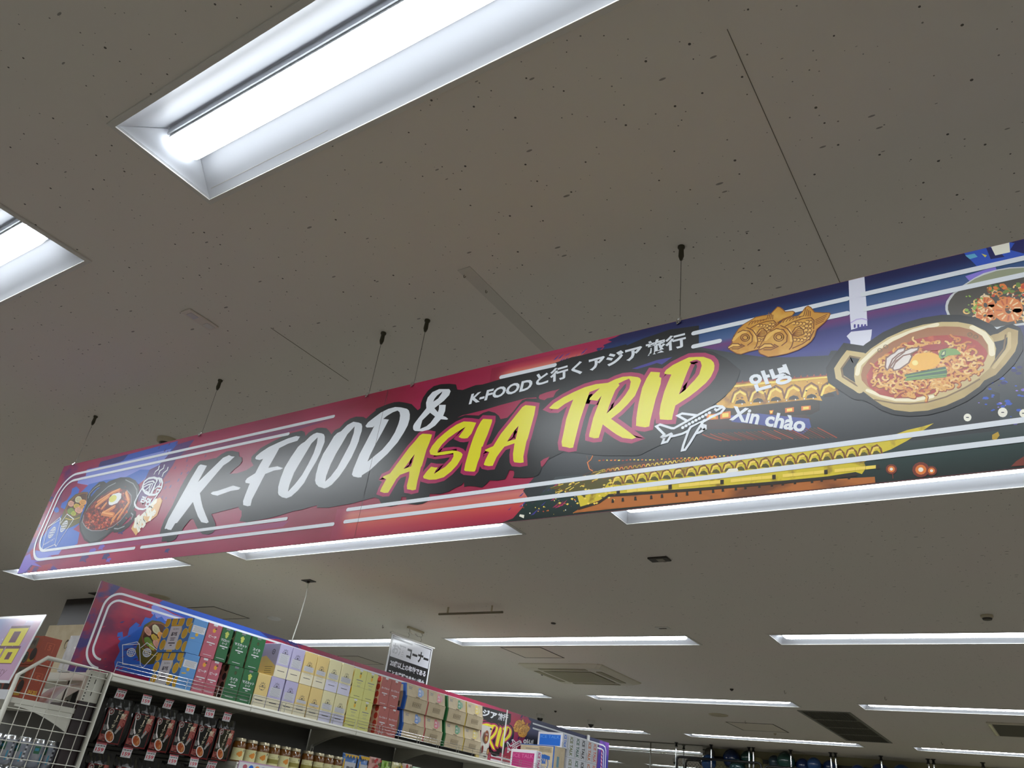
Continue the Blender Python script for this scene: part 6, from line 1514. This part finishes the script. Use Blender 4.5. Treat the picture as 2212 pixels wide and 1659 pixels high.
# hanging cord with its plate
t = box_thing('cord_ceiling_plate', 'dark ceiling plate with a white cord hanging from it', 'ceiling plate', -4.652, 3.968, 0.100, 0.066, 0.006, m_plate)
b = MB(); b.tube([(0.0, 0.0, -0.006), (0.004, 0.0, -0.03), (0.012, 0.0, -0.12), (0.006, -.004, -0.30), (-0.012, -.006, -0.45), (-0.02, -.006, -0.98)], 0.0042, m_offw, 8); b.lathe([(0.012, -.006), (0.010, -.016), (0.004, -.022)], m_plate, 12); b.build('white_cord', t, smooth=True)
t = box_thing('ceiling_outlet_plate', 'dark plate on the ceiling, half hidden by the corner of the shelf banner', 'ceiling plate', -7.46, 3.93, 0.24, 0.10, 0.008, m_plate)
t = box_thing('dark_sensor_plate', 'small dark rectangular sensor plate with a pale window, alone on the ceiling', 'ceiling sensor', -1.808, 4.0, 0.118, 0.070, 0.010, m_plate)
b = MB(); b.box((-0.012, -0.022, -0.0118), (0.03, 0.02, -0.010), mat('pale window', (140, 132, 116), .3)); b.build('sensor_window', t)
t = box_thing('small_white_plate', 'small pale plate just above the lit light in the middle', 'ceiling plate', -2.46, 5.54, 0.105, 0.066, 0.005, m_offw)
b = MB(); b.box((-0.03, -0.008, -0.0062), (0.03, 0.012, -0.005), m_gap); b.build('plate_window', t)
t = box_thing('pale_sensor_plate', 'pale narrow sensor plate on the ceiling left of the banner wires', 'ceiling sensor', -2.305, 1.20, 0.052, 0.124, 0.006, mat('pale sensor plastic', (216, 208, 198), .45))
for y, m in ((0.038, m_offw), (-0.03, mat('pale sensor lens', (206, 204, 210), .2))):
    b = MB(); b.box((-0.014, y - .016, -0.0072), (0.014, y + .016, -0.006), m); b.build('sensor_window', t)
def disc(name, label, cat, x, y, prof, m, group=None, part='cover'):
    t = thing(name, label, cat, (x, y, CEIL), group); b = MB(); b.lathe([(r, -z) for r, z in prof], m, 26); smooth_by_angle(b.build(part, t), 35); return t
disc('ceiling_speaker', 'beige round ceiling speaker above the middle of the shelf banner end', 'ceiling speaker', -6.79, 4.12, [(0.10, .0005), (0.10, .004), (0.085, .008), (0, .008)], m_beige)
disc('ceiling_speaker', 'beige round ceiling speaker above the dark framed hatch near the vent', 'ceiling speaker', -3.535, 9.62, [(0.115, .0005), (0.115, .005), (0.095, .012), (0, .014)], m_beige)
disc('round_white_detector', 'flat white round detector left of the hanging cord', 'detector', -6.13, 4.93, [(0.065, .0005), (0.063, .012), (0.04, .02), (0, .022)], mat('bright detector', (232, 232, 230), .4))
t = disc('smoke_detector', 'small smoke detector with dark underside at the right, over the lit light', 'detector', -0.332, 5.375, [(0.034, .0005), (0.034, .010), (0.027, .018)], m_beige); b = MB(); b.lathe([(0.027, -.018), (0.024, -.027), (0, -.028)], m_plate, 20); b.build('detector_lens', t)
t = disc('round_sensor', 'round ceiling sensor peeking over the left end of the banner', 'detector', -3.405, 1.842, [(0.052, .0005), (0.050, .016), (0.040, .022)], m_beige); b = MB(); b.lathe([(0.040, -.020), (0.028, -.034), (0, -.036)], m_lens, 20); b.build('sensor_lens', t)
for k, (x, y, lab) in enumerate(((-3.296, 5.334, 'small dark ceiling nozzle between the brown rail and the lit light below it'),)):
    disc('ceiling_nozzle', lab, 'nozzle', x, y, [(0.02, .0005), (0.018, .008), (0, .010)], m_plate)
for x, y, lab in ((-2.78, 7.94, 'small dark ceiling nozzle between the two middle lights'), (-4.62, 7.35, 'small dark ceiling nozzle left of the cream air unit'), (-5.97, 9.93, 'small dark ceiling nozzle between the two dome cameras'), (-3.28, 10.98, 'small pale ceiling nozzle below the dark framed hatch')):
    disc('ceiling_nozzle', lab, 'nozzle', x, y, [(0.018, .0005), (0.017, .010), (0.006, .020), (0, .020)], m_plate if 'dark' in lab[:12] else m_beige)
# brown display rail on two stubs
t = thing('ceiling_rail', 'thin brown hanging rail on two stubs, right of the age-check sign', 'rail', (-3.72, 4.80, CEIL)); m_rail = mat('brown rail', (112, 104, 86), .5)
b = MB(); b.tube([(-0.305, 0.0, -0.052), (0.305, 0.0, -0.052)], 0.0085, m_rail, 10); b.build('rod', t)
for x in (-0.22, 0.20):
    b = MB(); b.tube([(x, 0, -0.0005), (x, 0, -0.052)], 0.0075, m_beige, 10); b.build('stub', t)
# access hatches
for x0, y0, x1, y1, w, lab in ((-6.93, 4.49, -6.47, 4.92, .012, 'square ceiling hatch just above the blue part of the shelf banner'), (-7.0, 6.55, -6.56, 6.99, .006, 'square ceiling hatch left of the age-check sign'), (-4.352, 6.145, -3.911, 6.588, .011, 'square ceiling hatch between the middle light and the cream air unit'), (-3.645, 10.16, -3.054, 10.82, .013, 'dark framed ceiling hatch left of the long dark vent')):
    t = thing('ceiling_hatch', lab, 'ceiling hatch', ((x0 + x1) / 2, (y0 + y1) / 2, CEIL), 'ceiling access hatches'); a, c = (x1 - x0) / 2, (y1 - y0) / 2
    b = MB(); b.box((-a + w, -c + w, -0.002), (a - w, c - w, -0.0004), m_hatch); b.build('hatch_board', t)
    b = MB(); ring = lambda p, q, z: [(-p, -q, z), (p, -q, z), (p, q, z), (-p, q, z)]
    b.loft([ring(a, c, -.0004), ring(a, c, -.003), ring(a - w, c - w, -.003), ring(a - w, c - w, -.0004)], m_gap, False); b.build('hatch_frame', t)
# four-way air unit
t = thing('ceiling_air_unit', 'square cream four-way air unit in the ceiling', 'air conditioner', (-4.135, 7.30, CEIL)); H = 0.475
b = MB(); rr = lambda h, z, c: [(-h + c, -h, z), (h - c, -h, z), (h, -h + c, z), (h, h - c, z), (h - c, h, z), (-h + c, h, z), (-h, h - c, z), (-h, -h + c, z)]
m_unit = mat('cream unit', (208, 202, 184), .5)
b.loft([rr(H, -.0005, .03), rr(H - .004, -.010, .03), rr(H - .06, -.034, .03), rr(H - .19, -.038, .02), rr(H - .19, -.034, .02)], m_unit); b.build('unit_panel', t)
b = MB(); b.box((-.27, -.27, -.0425), (.27, .27, -.0385), m_grille, .001); b.build('intake_grille', t)
for k in range(4):
    b = MB(); b.box((-.27, .325, -.0405), (.27, .388, -.0365), m_grille, .0015); o = b.build('louvre', t); o.rotation_euler = (0, 0, k * math.pi / 2)
# long vent with slats
t = thing('long_ceiling_vent', 'long dark slatted air vent in the ceiling at the lower right', 'vent', (-2.198, 10.15, CEIL)); a, c = .268, 1.085
b = MB(); b.loft([ring(a, c, -.0004), ring(a, c, -.006), ring(a - .03, c - .03, -.006), ring(a - .03, c - .03, -.0004)], mat('vent frame', (112, 112, 106), .5), False); fr = b.build('vent_frame', t)
for y in (-.53, 0, .53):
    b = MB(); b.box((-a + .03, y - .016, -.006), (a - .03, y + .016, -.0008), mat('vent frame')); b.build('cross_bar', t)
b = MB(); b.box((-a + .03, -c + .03, -.0016), (a - .03, c - .03, -.0004), mat('vent dark', (40, 38, 35), .7)); b.build('vent_back', t)
m_slat = mat('vent slat', (84, 80, 74), .6)
for y in (-.795, -.265, .265, .795):
    b = MB()
    for k in range(18):
        x = -a + .04 + k * (2 * a - .08) / 17; b.box((x - .003, y - .245, -.0055), (x + .003, y + .245, -.0018), m_slat)
    b.build('slats', t)
t = thing('dark_grille_unit', 'dark grey ceiling grille at the right edge', 'vent', (-0.10, 9.72, CEIL)); a, c = .64, .41
b = MB(); b.loft([ring(a, c, -.0004), ring(a, c, -.014), ring(a - .045, c - .03, -.018), ring(a - .045, c - .03, -.012)], m_unit, False); b.build('unit_frame', t)
b = MB(); b.box((-a + .045, -c + .03, -.016), (a - .045, c - .03, -.0006), mat('dark grille', (66, 62, 58), .6)); b.build('grille', t)
b = MB(); b.box((-a + .012, -c + .05, -.0175), (-a + .034, c - .05, -.0145), m_chrome); b.build('side_trim', t)
# dome cameras
for x, y, pt, lab in ((-6.44, 10.30, False, 'white dome camera with round black lens above the shelf banner'), (-5.80, 10.66, True, 'white dome camera with pointed dark lens in front of the lit light')):
    t = thing('dome_camera', lab, 'security camera', (x, y, CEIL), 'ceiling dome cameras')
    b = MB(); b.lathe([(0.058, -.0005), (0.058, -.020), (0.050, -.050), (0.044, -.056)], m_offw, 24); smooth_by_angle(b.build('camera_base', t), 40)
    b = MB(); b.lathe([(0.043, -.056), (0.041, -.072), (0.030, -.090), (0.014, -.100), (0, -.103)] if not pt else [(0.043, -.056), (0.036, -.068), (0.018, -.088), (0.003, -.108), (0, -.109)], m_lens, 24); smooth_by_angle(b.build('camera_dome', t), 60)
# little screw hooks
HK = [(1096, 1451, 'hook left of the cream air unit'), (869, 1353, 'hook beside the age-check sign rail'), (1738, 1496, 'hook above the long dark vent'), (1971, 1505, 'hook over the right lit light'), (1546, 1560, 'hook under the beige speaker near the vent'), (2017, 1587, 'hook between vent and the right grille'), (1285, 1533, 'hook between the middle lights and the far lights'), (1000, 600, 'hook at the top of the filler band'), (1050, 624, 'second hook on the filler band')]
HP = [(-4.53, 7.02), (-5.05, 5.27), (-2.27, 7.95), (-1.42, 8.13), (-3.34, 10.0), (-1.35, 10.9), (-5.02, 9.45), (-1.279, 1.385), (-1.262, 1.475)]
for (x, y), (_, _, lab) in zip(HP, HK):
    t = thing('ceiling_hook', 'tiny screw ' + lab, 'hook', (x, y, CEIL), 'small ceiling hooks'); q = 1.0 if y > 3 else 0.45
    b = MB(); b.tube([(0, 0, -.0005), (0, 0, -.022 * q), (.006 * q, 0, -.03 * q), (.013 * q, 0, -.026 * q), (.013 * q, 0, -.018 * q)], .0022 * q, m_rail, 6); b.build('hook', t)

# ------------------------------------------------------------------ hanging age-check sign
t = thing('hanging_sign', 'white and black liquor corner sign hanging behind the shelf banner', 'sign', (-4.80, 5.13, EYE + 1.292)); W, Hs = .60, .46
b = MB(); b.box((-.0015, .012, -Hs), (.0015, W - .012, -.004), mat('sign film', (206, 206, 210), .25)); b.build('sign_sheet', t)
b = MB(); b.tube([(0, -.006, 0), (0, W + .006, 0)], .0085, m_offw, 12); b.build('top_rod', t)
b = MB(); b.tube([(0, -.006, -Hs), (0, W + .006, -Hs)], .0085, m_offw, 12); b.build('bottom_rod', t)
s = Sheet((.0016, 0, -Hs), (0, 1, 0), (0, 0, 1), (1, 0, 0), .0003, (.012, 0, W - .012, Hs)); m_sk = mat('sign black', (28, 28, 31), .22, coat=.4); m_sw = mat('sign face', (198, 198, 206), .22, coat=.4); m_fade = mat('sign faded grey', (150, 150, 158), .3)
s.rect(.03, .02, W - .03, Hs - .018, m_sk, 0); s.rect(.037, Hs - .19, W - .037, Hs - .025, m_sw, 1); s.rect(.037, Hs - .045, .30, Hs - .030, m_fade, 2)
s.line('お酒', .052, Hs - .165, .095, m_fade, 2, .03, width=.17); s.line('コーナー', .245, Hs - .165, .095, m_sk, 2, .05, width=.305)
s.line('20歳以上の年齢である', .055, Hs - .265, .052, m_sw, 2, .035, width=.49); s.line('ことを確認できない場合', .055, Hs - .345, .052, m_sw, 2, .035, width=.49); s.line('酒類を販売しません', .055, Hs - .43, .052, m_sw, 2, .035, width=.46)
tag(s.build('sign_print', t), 'black and white Japanese notice')
b = MB(); b.box((-.012, .20, .086), (.012, .42, .1026), m_beige, .002); b.build('ceiling_rail', t)
b = MB()
for y in (.225, .40):
    b.tube([(0, y, .086), (.004, y + .012, .066), (0, y - .004, .048), (.004, y + .010, .03), (0, y, .008)], .0022, m_chrome, 6)
b.tube([(0, .225, .07), (.006, .27, .052), (0, .31, .062), (.006, .35, .046), (0, .40, .056)], .004, m_chrome, 6); b.build('chain', t)

# ------------------------------------------------------------------ black rack with tension poles and balloons at the far wall
YR = 12.62; m_blk = mat('black powder coat', (12, 12, 13), .35)
PXS = [(-5.325, 'single pole at the left end of the black rack'), (-4.755, 'single pole second along the black rack'), (-4.168, 'left pole of the first pair'), (-4.104, 'right pole of the first pair'), (-3.555, 'single pole between the two pairs'), (-2.997, 'left pole of the middle pair'), (-2.933, 'right pole of the middle pair'), (-2.335, 'single pole right of the middle pair'), (-1.753, 'left pole of the last pair'), (-1.689, 'right pole of the last pair'), (-1.115, 'single pole at the right end')]
def make_pole():
    t = thing('tension_pole', 'p', 'pole', group='ceiling tension poles of the black rack')
    b = MB(); b.lathe([(.030, -.0006), (.030, -.008), (.016, -.012), (.016, -.045), (.024, -.050), (.024, -.060), (.013, -.064)], m_blk, 16); smooth_by_angle(b.build('ceiling_cap', t), 40)
    b = MB(); b.lathe([(.012, -.064), (.012, -1.2)], m_chrome, 16); smooth_by_angle(b.build('chrome_pole', t), 40)
    b = MB(); b.lathe([(.014, -1.2), (.014, -2.994)], m_blk, 14); b.build('lower_tube', t)
    return t
pole0 = make_pole()
for k, (x, lab) in enumerate(PXS):
    o = pole0 if k == 0 else copy_tree(pole0); o.location = (x, YR, CEIL); o['label'] = 'chrome tension pole, ' + lab
def rack(label, x0, x1, zt):
    t = thing('mesh_rack_panel', label, 'rack', (x0, YR - .03, 0), 'black mesh rack panels'); w = x1 - x0; r = .05
    path = [(0, 0, .05), (0, 0, zt - r)] + [(r - r * math.cos(a * math.pi / 10), 0, zt - r + r * math.sin(a * math.pi / 10)) for a in range(1, 6)] + [(w - r + r * math.sin(a * math.pi / 10), 0, zt - r + r * math.cos(a * math.pi / 10)) for a in range(0, 6)] + [(w, 0, .05)]
    b = MB(); b.tube(path, .017, m_blk, 10); b.build('frame_tube', t, smooth=True)
    b = MB(); p = .055
    n = int(w / p) + int(zt / p)
    for k in range(n):
        for sg in (1, -1):
            a = k * p
            xs_, xe = max(0.0, a - 1.2), min(w, a)
            if xs_ >= xe: continue
            A, B = (xs_, 0, zt - .06 - (a - xs_)), (xe, 0, zt - .06 - (a - xe))
            if sg < 0: A, B = (w - A[0], 0, A[2]), (w - B[0], 0, B[2])
            b.tube([A, B], .0016, m_blk, 4)
    b.build('diamond_mesh', t)
    return t
rack('black tube rack panel with diamond mesh, left one', -5.30, -3.985, EYE + 1.186); rack('black tube rack panel with diamond mesh, middle one', -3.925, -2.62, EYE + 1.150); rack('black tube rack panel with diamond mesh, right one', -2.56, -1.25, EYE + 1.150)
t = thing('dry_plant', 'dark dried plant sprig behind the left rack mesh', 'plant', (-4.98, 12.69, EYE + .95)); b = MB()
for k in range(9): b.tube([(0, 0, -.1), ((k - 4) * .015, 0, .05), ((k - 4) * .035, .01, .13 - abs(k - 4) * .012)], .003, m_blk, 5)
b.tube([(0, 0, -2.5), (0, 0, -.1)], .006, m_blk, 6); b.build('sprig', t)
BAL = [(-4.80, 1.290, .080, 'grey', 'grey balloon by the second pole'), (-4.77, 1.135, .115, 'blue', 'blue balloon under the grey one'), (-4.40, 1.265, .135, 'navy', 'big navy balloon right of the second pole'), (-4.37, 1.10, .12, 'teal', 'teal balloon low under the big navy one'), (-4.23, 1.255, .100, 'green', 'green balloon left of the first pole pair'), (-4.02, 1.18, .09, 'gold', 'dull gold balloon right of the first pole pair'),
       (-3.79, 1.225, .095, 'slate', 'slate balloon left of the big green one'), (-3.63, 1.235, .130, 'green', 'big green balloon left of the single middle pole'), (-3.40, 1.20, .105, 'navy', 'navy balloon right of the single middle pole'), (-3.21, 1.215, .098, 'blue', 'blue balloon left of the middle pole pair'), (-3.03, 1.205, .098, 'navy', 'navy balloon touching the middle pole pair'),
       (-2.62, 1.16, .100, 'navy', 'navy balloon right of the middle pole pair'), (-2.50, 1.13, .09, 'gold', 'dull gold balloon beside the navy one'), (-2.36, 1.170, .125, 'navy', 'big navy balloon behind the single right pole'), (-2.09, 1.180, .130, 'blue', 'big blue balloon right of the single right pole'), (-1.83, 1.150, .085, 'slate', 'slate balloon left of the last pole pair'), (-1.50, 1.130, .100, 'navy', 'navy balloon right of the last pole pair')]
BC = {'grey': (90, 86, 79), 'blue': (34, 68, 114), 'navy': (24, 46, 88), 'teal': (40, 76, 80), 'green': (30, 66, 58), 'gold': (96, 90, 56), 'slate': (50, 66, 76)}
BP = [[x * 1.018, (12.66 + r) if k % 2 else (12.98 - r), z + .02, r] for k, (x, z, r, c, lab) in enumerate(BAL)]
for _ in range(40):                          # let the balloons settle side by side without cutting into each other
    for i in range(len(BP)):
        for j in range(i):
            a, b = BP[i], BP[j]; dv = Vector((a[0] - b[0], a[1] - b[1], a[2] - b[2])); gap = (a[3] + b[3]) * 1.03 - dv.length
            if gap > 0:
                dv = dv.normalized() * gap * .5
                for q, w in ((0, .7), (1, 1.2), (2, .03)):
                    a[q] += dv[q] * w; b[q] -= dv[q] * w
    for a in BP:
        a[1] = min(13.085 - a[3], max(12.66 + a[3], a[1])); a[2] = min(1.385 - a[3], a[2])
for (_, _, r, c, lab), (x, y, z, _) in zip(BAL, BP):
    t = thing('balloon', lab, 'balloon', (x, y, EYE + z), 'balloons behind the black rack')
    m = mat('balloon ' + c, BC[c], .18, coat=.4); b = MB(); n = 14
    b.lathe([(0, r)] + [(r * math.sin(math.pi * k / n) * (1 if k < 7 else 1 - .10 * ((k - 7) / 7) ** 2), r * math.cos(math.pi * k / n) * (1 if k < 7 else 1.12)) for k in range(1, n)] + [(.004, -r * 1.13)], m, 22); b.build('balloon_skin', t, smooth=True)
    b = MB(); b.lathe([(.003, -r * 1.12), (.009, -r * 1.12 - .014), (.004, -r * 1.12 - .012)], m, 10); b.build('knot', t)
    b = MB(); b.tube([(0, 0, -r * 1.13 - .01), (.01, 0, -r * 1.13 - .2), (0, 0, -r * 1.13 - .5)], .0012, m_offw, 4); b.build('string', t)
